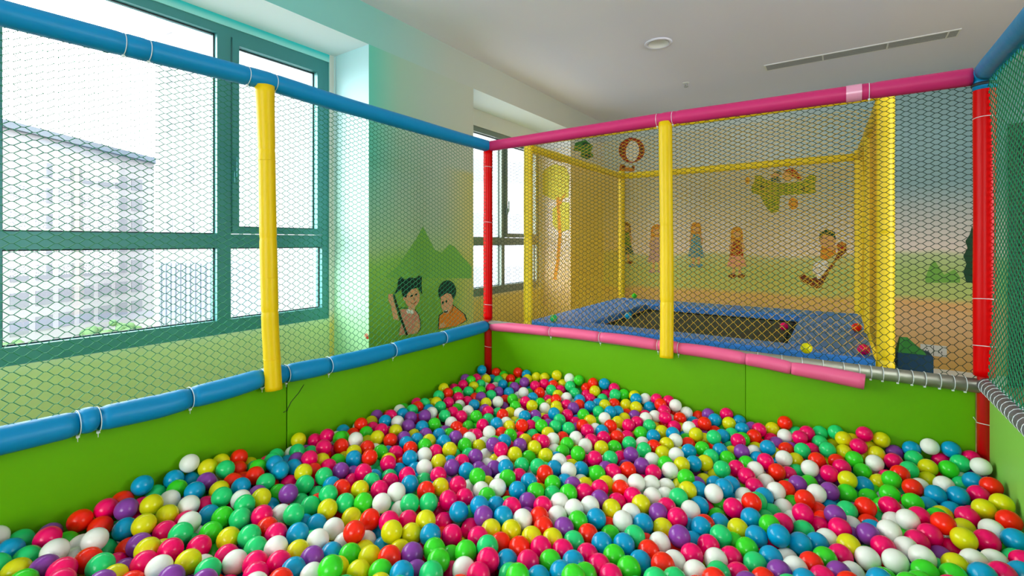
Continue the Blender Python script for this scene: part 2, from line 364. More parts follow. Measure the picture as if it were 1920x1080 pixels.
# wall sockets
pc=on('y',YB,1750,657)
t=thing('wall_socket',tuple(pc),'white double wall socket low on the back wall','socket')
MB().rbox(pc[0]-.10,pc[0]+.10,YB-.012,YB-.0005,pc[2]-.055,pc[2]+.055,.004).build('face_plate',M['plate'],t)
MB().box(pc[0]-.003,pc[0]+.003,YB-.0135,YB-.0121,pc[2]-.05,pc[2]+.05).build('centre_joint',M['slot'],t)
for q in (-.05,.05):
    MB().box(pc[0]+q-.014,pc[0]+q-.008,YB-.0135,YB-.0121,pc[2]-.02,pc[2]).box(pc[0]+q+.008,pc[0]+q+.014,YB-.0135,YB-.0121,pc[2]-.02,pc[2]).box(pc[0]+q-.004,pc[0]+q+.004,YB-.0135,YB-.0121,pc[2]+.01,pc[2]+.022).build('socket_holes',M['seal'],t)

# ------------------------------------------------------------------ netting
def net(u0,u1,v0,v1,place,P=.047,s_top=.0105,s_bot=.0155,r=.00135,mat_=None,name='netting',parent=None,flat=.34,side=3,ex=1.7):
    """hexagonal twine netting; place(u,v)->point. Rows get taller towards the bottom."""
    rows=[];v=v1
    while v>v0+.001:
        f=(v1-v)/(v1-v0); s=s_top+(s_bot-s_top)*f**ex; rows.append((v-s/2,s)); v-=s
    nk=int(round((u1-u0)/(P/2))); du=(u1-u0)/nk
    allv=[];allf=[];base=0
    for i,(vc,s) in enumerate(rows):
        uu=[];vv=[]
        for k in range(nk+1):
            sg=1 if (k+i)%2==0 else -1
            c=u0+k*du
            for e in (-flat/2,flat/2):
                uu.append(min(max(c+e*du,u0),u1)); vv.append(vc+sg*s/2)
        P3=np.array([place(a,bq) for a,bq in zip(uu,vv)])
        n=len(P3); T=np.gradient(P3,axis=0); T/=np.linalg.norm(T,axis=1)[:,None]+1e-9
        ref=np.array([0,0,1.]); A=np.cross(T,ref); A/=np.linalg.norm(A,axis=1)[:,None]+1e-9; B=np.cross(T,A)
        V=np.stack([P3+r*(math.cos(q)*A+math.sin(q)*B) for q in [2*math.pi*j/side for j in range(side)]],1).reshape(-1,3)
        idx=np.arange(n-1)[:,None]*side
        for j in range(side):
            j2=(j+1)%side
            allf.append(np.concatenate([idx+j,idx+j2,idx+side+j2,idx+side+j],1)+base)
        allv.append(V); base+=len(V)
    V=np.concatenate(allv); F=np.concatenate(allf)
    org=np.array(ORG[parent.name]); V=V-org
    me=bpy.data.meshes.new(name); me.vertices.add(len(V)); me.vertices.foreach_set('co',V.astype(np.float32).ravel())
    me.loops.add(F.size); me.loops.foreach_set('vertex_index',F.astype(np.int32).ravel())
    me.polygons.add(len(F)); me.polygons.foreach_set('loop_start',(np.arange(len(F))*4).astype(np.int32)); me.polygons.foreach_set('loop_total',np.full(len(F),4,np.int32))
    me.update(calc_edges=True); me.materials.append(mat_)
    o=bpy.data.objects.new(name,me); C.objects.link(o); o.parent=parent; ORG[o.name]=ORG[parent.name]; return o

rng=random.Random(7)
def foam(pts, r, joints=(), step=.03, dip=.14, wav=.012):
    """foam sleeve along a polyline, pinched at its joints; joints = distances along it"""
    P=np.array(pts,float); L=np.concatenate([[0],np.cumsum(np.linalg.norm(np.diff(P,axis=0),axis=1))])
    s=sorted(set(list(np.arange(0,L[-1],step))+[L[-1]]+[j+d for j in joints for d in (-.012,-.004,.0,.004,.012) if 0<j+d<L[-1]]))
    s=np.array(s); Q=np.stack([np.interp(s,L,P[:,i]) for i in range(3)],1)
    # smooth kinks
    for _ in range(2): Q[1:-1]=(Q[:-2]+2*Q[1:-1]+Q[2:])/4
    R=np.full(len(s),r); ph=rng.random()*6
    R*=1+wav*np.sin(s*9+ph)
    for j in joints: R*=1-dip*np.exp(-((s-j)/.007)**2)
    return Q,R
def ties(parent, name, pts, axis, R, m='tie', tail=True):
    for p in pts:
        b=MB().ring(p,axis,R,.0012,28,6)
        a=np.array(axis,float)
        side=np.array([1.,0,0]) if abs(axis[0])<.5 else np.array([0,-1.,0])
        q=np.array(p)+np.array([0,0,-R])+side*.004
        b.box(q[0]-.004,q[0]+.004,q[1]-.004,q[1]+.004,q[2]-.005,q[2]+.002)
        if tail: b.tube([q,q+np.array([0,0,-.018])],.0011,5)
        b.build(name,M[m],parent)

# ---------------- left fence (blue rails), plane x=0
YL=-4.2
ZT=[(0,.643),(.3,.644),(1.18,.652),(1.5,.662),(1.96,.649),(2.25,.642),(4.2,.645)]
ZL=[(0,-.556),(.09,-.560),(.58,-.570),(1.25,-.566),(1.54,-.553),(1.87,-.567),(2.25,-.552),(4.2,-.555)]
zt=lambda d: float(np.interp(d,*zip(*ZT))); zl=lambda d: float(np.interp(d,*zip(*ZL)))
def board(mb,x0,x1,y0,y1,z0,z1): return mb.rbox(x0,x1,y0,y1,z0,z1,.0025)
fl=thing('play_fence',(0,-2.1,FL),'blue-railed netted fence on the left side of the ball pit, below the windows','fence')
Q,R=foam([(0,-d,z) for d,z in ZT],.0375,[1.904,1.973,1.468,1.578,2.9],dip=.06)
Q[:,1]=np.where(np.arange(len(Q))==0,-.012,Q[:,1])
tr=MB().tube(Q,R,20).build('top_rail',M['blue_foam'],fl)
ties(tr,'cable_tie',[(0,-d,zt(d)) for d in (1.468,1.578,1.904,1.973,2.9)],(0,1,0),.037)
lr=MB().tube([(0,-.02,-.556),(0,YL,-.556)],.02,12).build('lower_rail',M['pipe'],fl)
js=[.443,.832,1.213,1.417,1.519,1.779,2.037,2.086,2.5,3.0,3.5]; ed=[.03]+js+[4.2]
for i in range(len(ed)-1):
    a,c=ed[i]+.0015,ed[i+1]-.0015; n=max(6,int((c-a)/.02))
    ds=np.linspace(a,c,n); k=(ds-a)/(c-a)
    dz=.004*math.sin(i*2.1)
    Rr=.038*(1-.13*np.exp(-(np.minimum(ds-a,c-ds)/.006)))*(1+.05*np.sin(k*math.pi))
    MB().tube([(.002,-d,zl(d)+dz*math.sin(kk*math.pi)) for d,kk in zip(ds,k)],Rr,20).build('foam_sleeve',M['blue_foam'],lr)
ties(lr,'cable_tie',[(.002,-d,zl(d)) for d in js],(0,1,0),.0385)
yp=-1.50
Qp,Rp=foam([(.012,yp-.012,.635),(.012,yp-.004,.4),(.014,yp+.002,0),(.022,yp+.006,-.35),(.045,yp+.008,-.60)],.0325,[.26,.62,.92],dip=.05)
Rp=Rp*np.interp(np.arange(len(Rp)),[0,3,8],[1.15,1.05,1])
pl=MB().tube(Qp,Rp,18).build('post',M['yellow_foam'],fl)
ties(pl,'cable_tie',[tuple(Qp[i]) for i in (int(len(Qp)*.27),int(len(Qp)*.63),int(len(Qp)*.9))],(0,0,1),.0325,m='yellow_foam',tail=False)
net(-4.2,-.02,-.57,.64,lambda u,v:(-.004+.012*math.sin(u*2.3+1)*math.sin((v+.57)/1.21*math.pi),u,v),mat_=M['net_green'],parent=fl)
MB().box(-.040,-.0345,-1.45,-1.35,FL+.05,-.60).build('seam_light_block',M['black'],fl)  # black strip added behind the seam so no light leaks through
for a,c in ((-1.400,-.022),(-2.8,-1.405),(-4.2,-2.81)):
    bb=board(MB(),-.034,-.012,a,c,FL,-.585).build('padded_board',M['board'],fl)
MB().tube([(-.012,-1.403,-.72),(-.012,-1.385,-.69),(-.012,-1.35,-.66),(-.012,-1.325,-.63)],.0016,5).tube([(-.012,-1.40,-.72),(-.012,-1.42,-.725)],.0014,5).build('tear',M['black'],bb)

# ---------------- back fence (pink rails), plane y=0
fb=thing('play_fence',(1.2,0,FL),'pink-railed netted fence between the ball pit and the trampoline','fence')
XE=2.4
ZT2=[(0.02,.642),(.11,.643),(1.16,.653),(1.99,.645),(2.34,.643),(2.365,.643)]
Q,R=foam([(x,0,z) for x,z in ZT2],.0345,[1.14,1.222,1.98,2.035],dip=.07)
tr=MB().tube(Q,R,20).build('top_rail',M['pink_foam'],fb)
ties(tr,'cable_tie',[(1.14,0,.653),(1.222,0,.652),(2.045,0,.645)],(1,0,0),.0345)
MB().tube([(1.965,0,.645),(2.02,0,.645)],.0365,24,cap=False).build('tape',M['tape'],tr)
MB().tube([(0.02,0,-.549),(2.385,0,-.556)],.0275,20).build('lower_rail',M['pipe'],fb)
lr=fb.children[-1] if fb.children else None
lr=[o for o in C.objects if o.name.startswith('lower_rail') and o.parent==fb][0]
seg=[.035,.49,.815,1.146,1.252,1.572,1.761,2.03]
ZS=[(0,-.562,0),(.49,-.548,0),(.815,-.545,0),(1.2,-.551,0),(1.4,-.556,-.004),(1.572,-.562,-.010),(1.761,-.576,-.018),(2.03,-.592,-.030)]
for i in range(len(seg)-1):
    a,c=seg[i]+.001,seg[i+1]-.001; xs=np.linspace(a,c,14); k=(xs-a)/(c-a)
    zz=np.interp(xs,[q[0] for q in ZS],[q[1] for q in ZS]); yy=np.interp(xs,[q[0] for q in ZS],[q[2] for q in ZS])
    rr=.030*(1-.07*np.exp(-(np.minimum(xs-a,c-xs+(1 if i==len(seg)-2 else 0))/.006)))*(1+.04*np.sin(k*math.pi))
    if i==len(seg)-2: rr=rr*np.linspace(1,1.08,14)
    MB().tube([(x,y-.004,z+.003*math.sin(q*math.pi)) for x,y,z,q in zip(xs,yy,zz,k)],rr,20).build('foam_sleeve',M['pink_foam2'],lr)
ties(lr,'cable_tie',[(x,-.004,float(np.interp(x,[q[0] for q in ZS],[q[1] for q in ZS]))) for x in seg[1:5]],(1,0,0),.031)
ties(lr,'cable_tie',[(x,0,-.5545) for x in (1.62,1.72,1.80,1.88,1.955,2.01,2.05,2.09,2.14,2.185,2.225,2.27,2.31,2.345)],(1,.12,0),.0283,tail=False)
pl=MB().tube(*foam([(1.183,-.006,.635),(1.190,-.006,0),(1.196,-.022,-.35),(1.202,-.050,-.60)],.0345,[.55,.95],dip=.05),18).build('post',M['yellow_foam'],fb)
net(.02,2.38,-.55,.635,lambda u,v:(u,.002+.02*math.sin(u*1.3)*math.sin((v+.55)/1.19*math.pi),v),s_bot=.0175,r=.0014,flat=.42,ex=2.6,mat_=M['net_dark'],parent=fb)
for a,c in ((.022,1.5645),(1.566,2.378)):
    board(MB(),a,c,.012,.034,FL,-.582).build('padded_board',M['board'],fb)

# ---------------- right fence, plane x=2.4
fr=thing('play_fence',(XE,-2.1,FL),'right-hand netted fence with blue top rail and grey wrapped lower pipe','fence')
Q,R=foam([(XE,-.05,.648),(XE,-.10,.650),(XE,-.47,.645),(XE,-2,.645),(XE,YL,.645)],.0375,[],dip=.05)
tr=MB().tube(Q,R,20).build('top_rail',M['blue_foam'],fr)
ties(tr,'cable_tie',[(XE,-.8,.645)],(0,1,0),.0375)
lr=MB().tube([(XE,-.03,-.545),(XE,YL,-.545)],.027,18).build('lower_rail',M['greypipe'],fr)
w2=MB()
L=4.1; n=int(L/.034)
pts=[(XE+.0275*math.cos(a),-.04-a/(2*math.pi)*.042,-.545+.0275*math.sin(a)) for a in np.arange(0,2*math.pi*n*.35,math.pi/6)]
w2.tube(pts,.0013,5).build('binding_cord',M['tie'],lr)
net(-4.2,-.02,-.545,.64,lambda u,v:(XE+.02*math.sin((v+.545)/1.19*math.pi)+.002,u,v),P=.040,s_top=.012,s_bot=.014,r=.0019,mat_=M['net_green'],parent=fr)
for a,c in ((-1.6,-.022),(-3.0,-1.61),(-4.2,-3.01)):
    board(MB(),XE+.010,XE+.032,a,c,FL,-.570).build('padded_board',M['board_r'],fr)

# ---------------- red corner posts
def corner(x,y,label,rs,rp,tie_z,dx=0):
    t=thing('corner_post',(x,y,FL),label,'post','red corner posts of the ball pit')
    t.pop('group',None) if 'group' in t.keys() else None
    MB().tube([(x,y,FL),(x,y,-.50),(x,y,.60)],rp,16).build('pole',mat('dark_red_paint',(176,4,4),.35),t)
    q=MB().tube(*foam([(x,y,.615),(x,y,.2),(x,y,-.2),(x,y,-.515)],rs,[.15,.42] if rs<.031 else [],dip=.05,wav=.02),20).build('foam_sleeve',M['red_foam'],t)
    for z in tie_z: MB().ring((x,y,z),(0,.15,1),rs+.0006,.0014,24,5).build('cable_tie',M['tie'],q)
    if rs>.03: MB().ring((x,y,-.70),(.1,.2,1),rp+.001,.0014,24,5).tube([(x-.025,y-.02,-.69),(x-.036,y-.03,-.672)],.0012,5).build('cable_tie',M['tie'],t)
corner(0,0,'slim red corner post where the blue and pink rails meet',.0305,.026,(.50,.13,-.42))
corner(XE,0,'thick red corner post at the right end of the pink rails',.0325,.0215,(.475,-.22,-.40))
# blue elbow on the right corner post
t=thing('corner_joint',(XE,0,.64),'blue wrapped elbow joint on top of the right red post','joint')
MB().tube([(XE,0,.585),(XE,0,.62),(XE,-.012,.645),(XE,-.048,.650)],[.034,.036,.037,.0365],18).build('elbow_wrap',M['blue_foam'],t)
MB().tube([(XE,0,.600),(XE,0,.612)],.0375,18).build('dark_band',M['seal'],t)

# ------------------------------------------------------------------ trampoline and its net enclosure
tz=-.667; tx0,tx1,ty0,ty1=-.19,2.11,.80,2.84; ix0,ix1,iy0,iy1=.27,1.66,1.02,2.42
T=thing('trampoline',((tx0+tx1)/2,(ty0+ty1)/2,FL),'low rectangular trampoline with blue padded border and dark mat','trampoline')
def pad(vs_out,name='edge_pad',lab=None):
    th=.045; v=[(x,y,tz) for x,y in vs_out]+[(x,y,tz-th) for x,y in vs_out]
    b=MB(); n=len(vs_out); cx=sum(p[0] for p in vs_out)/n; cyy=sum(p[1] for p in vs_out)/n
    ins=[(x+(cx-x)*.03,y+(cyy-y)*.06,tz+.012) for x,y in vs_out]
    vv=ins+v; fs=[tuple(range(n))]
    for i in range(n): fs.append((i,n+i,n+(i+1)%n,(i+1)%n)); fs.append((n+i,2*n+i,2*n+(i+1)%n,n+(i+1)%n))
    fs.append(tuple(range(3*n-1,2*n-1,-1)))
    b.add(vv,fs,0,False); return b.build(name,M['pad'],T)
g=.003
pad([(tx0,ty0),(ix0-g,iy0),(ix0-g,iy1),(tx0,ty1)])
pad([(tx1,ty0),(tx1,ty1),(ix1+g,iy1),(ix1+g,iy0)])
pad([(tx0,ty1+0),(ix0-g,iy1+g),(ix1+g,iy1+g),(tx1,ty1)])
pad([(tx0,ty0),(tx1,ty0),(ix1+g,iy0-g),(ix0-g,iy0-g)])
MB().box(ix0+.09,ix1-.05,iy0+.06,iy1-.09,tz-.052,tz-.046).build('jumping_mat',M['matw'],T)
m=MB().tube([(tx0+.05,ty0+.05,tz-.09),(tx1-.05,ty0+.05,tz-.09),(tx1-.05,ty1-.05,tz-.09),(tx0+.05,ty1-.05,tz-.09),(tx0+.05,ty0+.05,tz-.09)],.03,10)
m.build('frame',M['steel'],T)
for x in (tx0+.08,tx1-.08):
    for y in (ty0+.08,ty1-.08): MB().tube([(x,y,tz-.1),(x,y,FL)],.025,12).build('leg',M['steel'],T)
MB().box(ix0-.03,ix1+.03,iy0-.03,iy1+.03,tz-.070,tz-.062).build('gap_shade_sheet',M['black'],T)  # black sheet standing in for the shade between pads and mat

E_=thing('net_enclosure',((tx0+tx1)/2,(ty0+ty1)/2,FL),'tall yellow padded post and net enclosure around the trampoline','enclosure')
zr=.787; r_=.0375
ex0,ex1,ey0,ey1=tx0,2.12,.80,2.88
posts=[(ex0,ey0,r_),(ex0,ey1,r_),(ex1-.02,ey1,r_),(2.155,ey0+.02,.041)]
for x,y,rr in posts:
    MB().tube(*foam([(x,y,zr+.06),(x,y,0),(x,y,FL)],rr,[.8,1.5],wav=.02),18).build('padded_post',M['yellow_soft'],E_)
MB().tube(*foam([(2.13,1.75,zr),(2.13,1.75,FL)],.036,[.8],wav=.02),16).build('padded_post',M['yellow_soft'],E_)
for a,c in (((ex0,ey0+.03,zr),(ex0,ey1-.03,zr)),((ex0+.03,ey1,zr),(ex1-.05,ey1,zr)),((2.145,ey0+.06,zr),(ex1-.018,ey1-.03,zr)),((ex0+.03,ey0,zr+.05),(2.12,ey0+.015,zr+.045))):
    MB().tube(*foam([a,c],.036,[.6,1.2],wav=.03),16).build('top_rail',M['yellow_soft'],E_)
kw=dict(P=.050,s_top=.0125,s_bot=.028,r=.0025,mat_=M['net_yellow'],parent=E_,flat=.12)
net(ey0+.03,ey1-.03,tz,zr-.03,lambda u,v:(ex0,u,v),**dict(kw,P=.044,s_top=.011,s_bot=.020,r=.0029))
net(ex0+.03,ex1-.05,tz,zr-.03,lambda u,v:(u,ey1,v),**kw)
net(ex0+.03,2.12,tz-.1,zr-.03,lambda u,v:(u,ey0+.008,v),**dict(kw,r=.0017,P=.055,s_bot=.032))
net(ey0+.05,ey1-.03,tz,zr-.03,lambda u,v:(2.150-.02*(u-ey0)/2+.012*math.sin(v*5),u,v),**kw)

cu=MB(); n_=40
fr_=[]
for i in range(n_+1):
    y=.90+.80*i/n_; x=2.128+.006*math.sin(i*1.1)
    fr_.append((x,y))
vs=[(x+o_,y,z) for o_ in (0,.004) for z in (tz+.02,zr-.06) for x,y in fr_]; m_=n_+1
fs=[]
for i in range(n_):
    fs+=[(i,i+1,m_+i+1,m_+i),(2*m_+i+1,2*m_+i,3*m_+i,3*m_+i+1),(m_+i,m_+i+1,3*m_+i+1,3*m_+i),(i+1,i,2*m_+i,2*m_+i+1)]
fs+=[(0,m_,3*m_,2*m_),(n_,2*m_+n_,3*m_+n_,m_+n_)]
cu.add(vs,fs,0,True).build('entry_flap',mat('orange_yellow_fabric',(244,186,20),.6,.3),E_)['label']='orange-yellow fabric entry flap'
# ------------------------------------------------------------------ wall paintings
PAL={'hair':(14,48,40),'skin':(222,160,120),'pinkshirt':(214,140,120),'orange':(226,130,30),'white':(232,232,226),'line':(20,40,24),
 'red':(170,40,14),'brown':(120,44,16),'gold':(222,130,30),'blue':(70,150,170),'purple':(196,150,150),'green':(70,140,50),'green2':(130,160,30),
 'yellowgreen':(216,216,80),'dkgreen':(16,70,40),'pink':(232,150,130),'teal':(20,90,90),'peach':(236,176,110),'leafgreen':(118,176,72)}
PM={}
def pm(k):
    if k not in PM: PM[k]=mat('mural_'+k,PAL[k],.6,.3)
    return PM[k]
def ell(cx,cy_,rx,ry,a=0,n=22):
    a=math.radians(a); return [(cx+rx*math.cos(t)*math.cos(a)-ry*math.sin(t)*math.sin(a), cy_+rx*math.cos(t)*math.sin(a)+ry*math.sin(t)*math.cos(a)) for t in [2*math.pi*i/n for i in range(n)]]
def stroke(pts,wd):
    P=np.array(pts,float); T=np.gradient(P,axis=0); T/=np.linalg.norm(T,axis=1)[:,None]; N=np.stack([-T[:,1],T[:,0]],1)*wd/2
    return [tuple(p) for p in P+N]+[tuple(p) for p in (P-N)[::-1]]
def painting(name,label,ax,val,sgn,layers,grp=None):
    keys=[];mb=MB(); val=val+(sgn*.001 if name!='painted_trees' else 0)
    for i,(k,pts) in enumerate(layers):
        if k not in keys: keys.append(k)
        P=[on(ax,val,x,y) for x,y in pts]; j='xyz'.index(ax)
        for p in P: p[j]=val+sgn*(.0012+.0006*i)
        oth=[q for q in range(3) if q!=j]
        tri=tessellate_polygon([[Vector((p[oth[0]],p[oth[1]],0)) for p in P]])
        mb.add(P,[tuple(t_) for t_ in tri],keys.index(k))
    o=mb.build(name,[pm(k) for k in keys]); return tag(o,label,'wall painting',grp)
def sc_(pts,f,ox,oy): return [(x/f+ox,y/f+oy) for x,y in pts]
f=7.71; Z=lambda pts: sc_(pts,f,700,500)
painting('painted_trees','painted pale green pointed trees behind the two children on the pillar mural','x',XP,1,[
 ('leafgreen',[(722,520),(745,500),(765,470),(780,448),(793,424),(803,445),(815,468),(828,474),(842,458),(852,462),(868,482),(884,500),(884,522)])])
painting('painted_girl','painted girl with dark pigtails gripping a rope, on the pillar mural','x',XP,1,[
 ('skin',Z([(215,390),(290,400),(290,470),(350,690),(370,780),(290,760),(250,560),(215,480)])),
 ('line',Z(stroke([(365,610),(400,595),(480,600),(600,615),(650,690),(680,800),(680,900),(630,960)],10))),
 ('pinkshirt',Z([(380,620),(480,610),(600,630),(650,700),(672,800),(670,900),(620,965),(480,985),(370,990),(390,850),(420,780)])),
 ('skin',Z([(590,800),(640,765),(668,850),(640,950),(560,960),(600,880)])),
 ('skin',Z(ell(560,450,105,150,8))),('skin',Z(ell(455,450,30,45))),
 ('skin',Z([(500,560),(600,560),(590,640),(500,635)])),
 ('hair',Z([(410,400),(400,330),(290,410),(340,300),(350,190),(400,140),(440,190),(520,155),(610,165),(650,125),(695,150),(690,260),(700,400),(650,330),(640,300),(540,330),(480,400),(470,450),(420,430)])),
 ('line',Z(stroke([(285,400),(340,590),(400,770),(480,990)],30))),
 ('white',Z(ell(500,645,30,32))),('white',Z(ell(545,655,26,30))),
 ('line',Z(ell(545,420,22,14,-30))),('line',Z(ell(610,400,18,14,-30))),('line',Z(stroke([(560,440),(590,470),(570,485)],6))),
 ('red',Z(stroke([(530,520),(570,540),(610,505)],10)))])
painting('painted_boy','painted smiling boy with short dark hair in orange top, on the pillar mural','x',XP,1,[
 ('line',Z([(945,700),(1150,545),(1330,690),(1360,780),(1200,860),(930,910)])),
 ('orange',Z([(955,710),(1150,560),(1310,690),(1340,775),(1200,855),(945,900)])),
 ('hair',Z(ell(1065,360,130,165,5))),
 ('skin',Z([(970,440),(1060,380),(1120,400),(1150,470),(1140,560),(1080,680),(1010,670),(975,560)])),
 ('skin',Z([(960,830),(1020,800),(1040,860),(950,890)])),
 ('line',Z(ell(1000,520,16,22))),('line',Z(ell(1050,500,14,20))),('line',Z(ell(1040,645,32,20,-15))),('white',Z(ell(1042,636,20,8,-15))),
 ('line',Z(stroke([(1150,560),(1130,640),(1100,670)],6)))])
# back wall
B=lambda *a,**k: painting(a[0],a[1],'y',YB,-1,a[2])
Bz=lambda pts: sc_(pts,5.4,960,240)
B('painted_balloon','painted red striped hot air balloon high on the back wall',[
 ('red',Bz(ell(1212,225,132,128))),('white',Bz(ell(1220,235,66,108,5))),('brown',Bz([(1090,200),(1120,190),(1130,280),(1105,270)])),('brown',Bz([(1300,160),(1330,210),(1320,280),(1295,240)])),
 ('gold',Bz([(1085,440),(1095,370),(1130,365),(1160,400),(1210,400),(1245,385),(1240,440)])),('brown',Bz(ell(1130,395,20,26))),('brown',Bz(ell(1225,400,14,20)))])
painting('painted_bush','painted green leafy patch high on the far pillar, left of the red balloon','x',XP,1,[
 ('green',Bz([(640,150),(740,120),(820,180),(800,240),(830,290),(760,320),(690,290),(700,240),(620,230)])),('dkgreen',Bz(ell(740,160,30,18))),('dkgreen',Bz(ell(770,280,30,20)))])
Bp=lambda pts: sc_(pts,6,1360,280)
B('painted_aeroplane','painted green aeroplane carrying two children on the back wall',[
 ('green2',Bp([(290,430),(330,350),(330,295),(400,290),(450,340),(620,385),(860,360),(960,280),(1030,300),(1010,400),(1020,490),(900,500),(620,520),(600,700),(520,720),(450,640),(390,520),(300,490)])),
 ('gold',Bp(ell(250,350,28,40))),('teal',Bp(ell(590,270,45,30))),('skin',Bp(ell(560,300,50,34))),('teal',Bp([(500,330),(580,300),(630,370),(520,360)])),
 ('peach',Bp(ell(700,300,60,60))),('red',Bp([(650,240),(760,205),(860,310),(850,360),(740,290)])),
 ('dkgreen',Bp(ell(415,430,26,24))),('dkgreen',Bp(ell(880,440,20,26)))])
B('painted_balloon','small painted orange balloon below the green aeroplane',[('orange',Bp(ell(765,610,54,68)))])
Bq=lambda pts: sc_(pts,5.4,1120,400)
def girl(name,label,cx,top,s,hair,dress,skirt,legs,shoe):
    B(name,label,[(hair,Bq(ell(cx,top+50*s,58*s,55*s))),(hair,Bq([(cx-60*s,top+50*s),(cx+60*s,top+50*s),(cx+62*s,top+190*s),(cx-62*s,top+190*s)])) ,
     ('skin',Bq(ell(cx,top+70*s,36*s,40*s))),(hair,Bq([(cx-40*s,top+20*s),(cx+40*s,top+20*s),(cx+38*s,top+50*s),(cx-38*s,top+46*s)])),
     (dress,Bq([(cx-45*s,top+130*s),(cx+45*s,top+130*s),(cx+70*s,top+300*s),(cx-75*s,top+300*s)])),
     ('skin',Bq(stroke([(cx-40*s,top+140*s),(cx-70*s,top+200*s),(cx-62*s,top+250*s)],20*s))),('skin',Bq(stroke([(cx+40*s,top+140*s),(cx+72*s,top+190*s),(cx+62*s,top+250*s)],20*s))),
     (skirt,Bq([(cx-70*s,top+290*s),(cx+70*s,top+290*s),(cx+100*s,top+400*s),(cx-100*s,top+400*s)])),
     (legs,Bq([(cx-45*s,top+395*s),(cx-15*s,top+395*s),(cx-18*s,top+490*s),(cx-45*s,top+490*s)])),(legs,Bq([(cx+15*s,top+395*s),(cx+45*s,top+395*s),(cx+45*s,top+490*s),(cx+18*s,top+490*s)])),
     (shoe,Bq(ell(cx-45*s,top+495*s,42*s,20*s))),(shoe,Bq(ell(cx+45*s,top+495*s,42*s,20*s)))])
girl('painted_girl','painted girl with long golden hair, red bodice and pink skirt on the back wall',1412,140,1.0,'gold','red','pink','skin','brown')
girl('painted_girl','painted girl in a blue dress and blue shoes on the back wall',1000,95,.88,'gold','blue','blue','skin','blue')
girl('painted_girl','painted orange-haired girl in a dull pink dress, half behind the yellow post',600,115,.95,'orange','purple','purple','peach','purple')
girl('painted_girl','painted brown-haired child in green beside the far left yellow post',290,90,.82,'brown','green','teal','peach','brown')
Bs=lambda pts: sc_(pts,3.6,1440,400)
B('painted_boy','painted dark-haired boy riding a tilted brown swing on the back wall',[
 ('brown',Bs([(205,430),(240,410),(300,440),(370,410),(440,330),(500,200),(530,200),(530,260),(470,310),(410,400),(360,500),(330,510),(230,460)])),
 ('white',Bs([(310,330),(400,310),(410,360),(350,440),(300,400)])),('orange',Bs([(360,220),(450,190),(460,280),(390,320),(350,300)])),
 ('skin',Bs(ell(405,185,55,50))),('dkgreen',Bs([(345,180),(350,130),(400,105),(450,130),(460,180),(430,150),(380,145)])),
 ('red',Bs(ell(495,225,32,34))),('skin',Bs(ell(440,230,22,18))),('white',Bs(ell(345,430,16,14)))])
B('painted_tree','painted dark green fir tree on the back wall beside the right red post',[
 ('dkgreen',[(1822,425),(1830,440),(1836,470),(1840,500),(1838,530),(1812,530),(1806,510),(1812,495),(1806,480),(1814,465),(1810,452),(1818,440)])])
B('painted_fir_trees','painted pale green fir trees on the hills at the right of the back wall',[
 ('leafgreen',[(1735,520),(1745,495),(1752,488),(1760,500),(1770,515),(1790,505),(1800,520),(1800,530),(1735,530)])])
# tree on the side face of the far pillar
painting('painted_tree','painted yellow-green tree with thin orange trunk on the far pillar','y',2.74,-1,[
 ('yellowgreen',[(1012,340),(1020,318),(1038,308),(1060,312),(1068,330),(1066,370),(1040,375),(1018,365)]),
 ('yellowgreen',[(1036,392),(1050,378),(1068,380),(1068,430),(1050,436),(1036,420)]),
 ('orange',stroke([(1046,370),(1050,440),(1046,490),(1040,524)],6)),('orange',stroke([(1050,385),(1054,372),(1060,364)],3))])
painting('painted_flower','tiny painted pink flower low on the pillar side','y',-.34,-1,[('pinkshirt',ell(687,629,3.5,4)),('red',ell(689,633,2.5,3))])

# fabric bin with a green toy on the floor by the socket
bx,by=2.47,2.6
t=thing('toy_bin',(bx,by,FL),'dark blue toy bin with a green lid, right of the yellow enclosure','bin')
MB().rbox(bx-.13,bx+.10,by-.1,by+.14,FL,-.915,.012).build('bin_body',M['bin'],t)
MB().add([(bx-.12,by-.08,-.914),(bx+.06,by-.08,-.914),(bx+.06,by+.12,-.914),(bx-.12,by+.12,-.914),(bx-.10,by,-.80),(bx-.05,by+.04,-.80),(bx-.05,by+.1,-.81),(bx-.10,by+.09,-.81)],
  [(0,1,5,4),(1,2,6,5),(2,3,7,6),(3,0,4,7),(4,5,6,7)]).build('bin_lid',M['bin2'],t)

# ------------------------------------------------------------------ outside
def building(name,label,cat,P0,P1,z0,z1,depth,fm,cols,rows,ww,wh,roof=None,wm='win',margin=.06,skip=()):
    P0=np.array(P0,float);P1=np.array(P1,float); d=P1-P0; L=np.linalg.norm(d); d/=L; n=np.array([-d[1],d[0]])
    if n[0]>0: n=-n       # away from the room
    t=thing(name,(P0[0],P0[1],z0),label,cat)
    def slab(a,b_,o0,o1,za,zb):
        q=[P0+d*a+n*o0,P0+d*b_+n*o0,P0+d*b_+n*o1,P0+d*a+n*o1]
        return ([(p[0],p[1],za) for p in q]+[(p[0],p[1],zb) for p in q],[(0,1,2,3),(7,6,5,4),(0,4,5,1),(1,5,6,2),(2,6,7,3),(3,7,4,0)])
    MB().add(*slab(0,L,0,depth,z0,z1)).build('wall',fm,t)
    if roof: MB().add(*slab(-.3,L+.3,-.5,depth+.5,z1,z1+roof)).build('roof',M['roofm'],t)
    for i in range(cols):
        for j in range(rows):
            if (i,j) in skip: continue
            u=L*(margin+(1-2*margin)*(i+.5)/cols); z=z1-1.6-(z1-z0-2.2)*(j+.5)/rows
            wo=MB().add(*slab(u-ww/2,u+ww/2,-.04,.02,z-wh/2,z+wh/2)).build('window',M[wm],t)
    return t
def gp(px,Zd): 
    p=CAM+ray(px,454)*Zd; return (p[0],p[1])
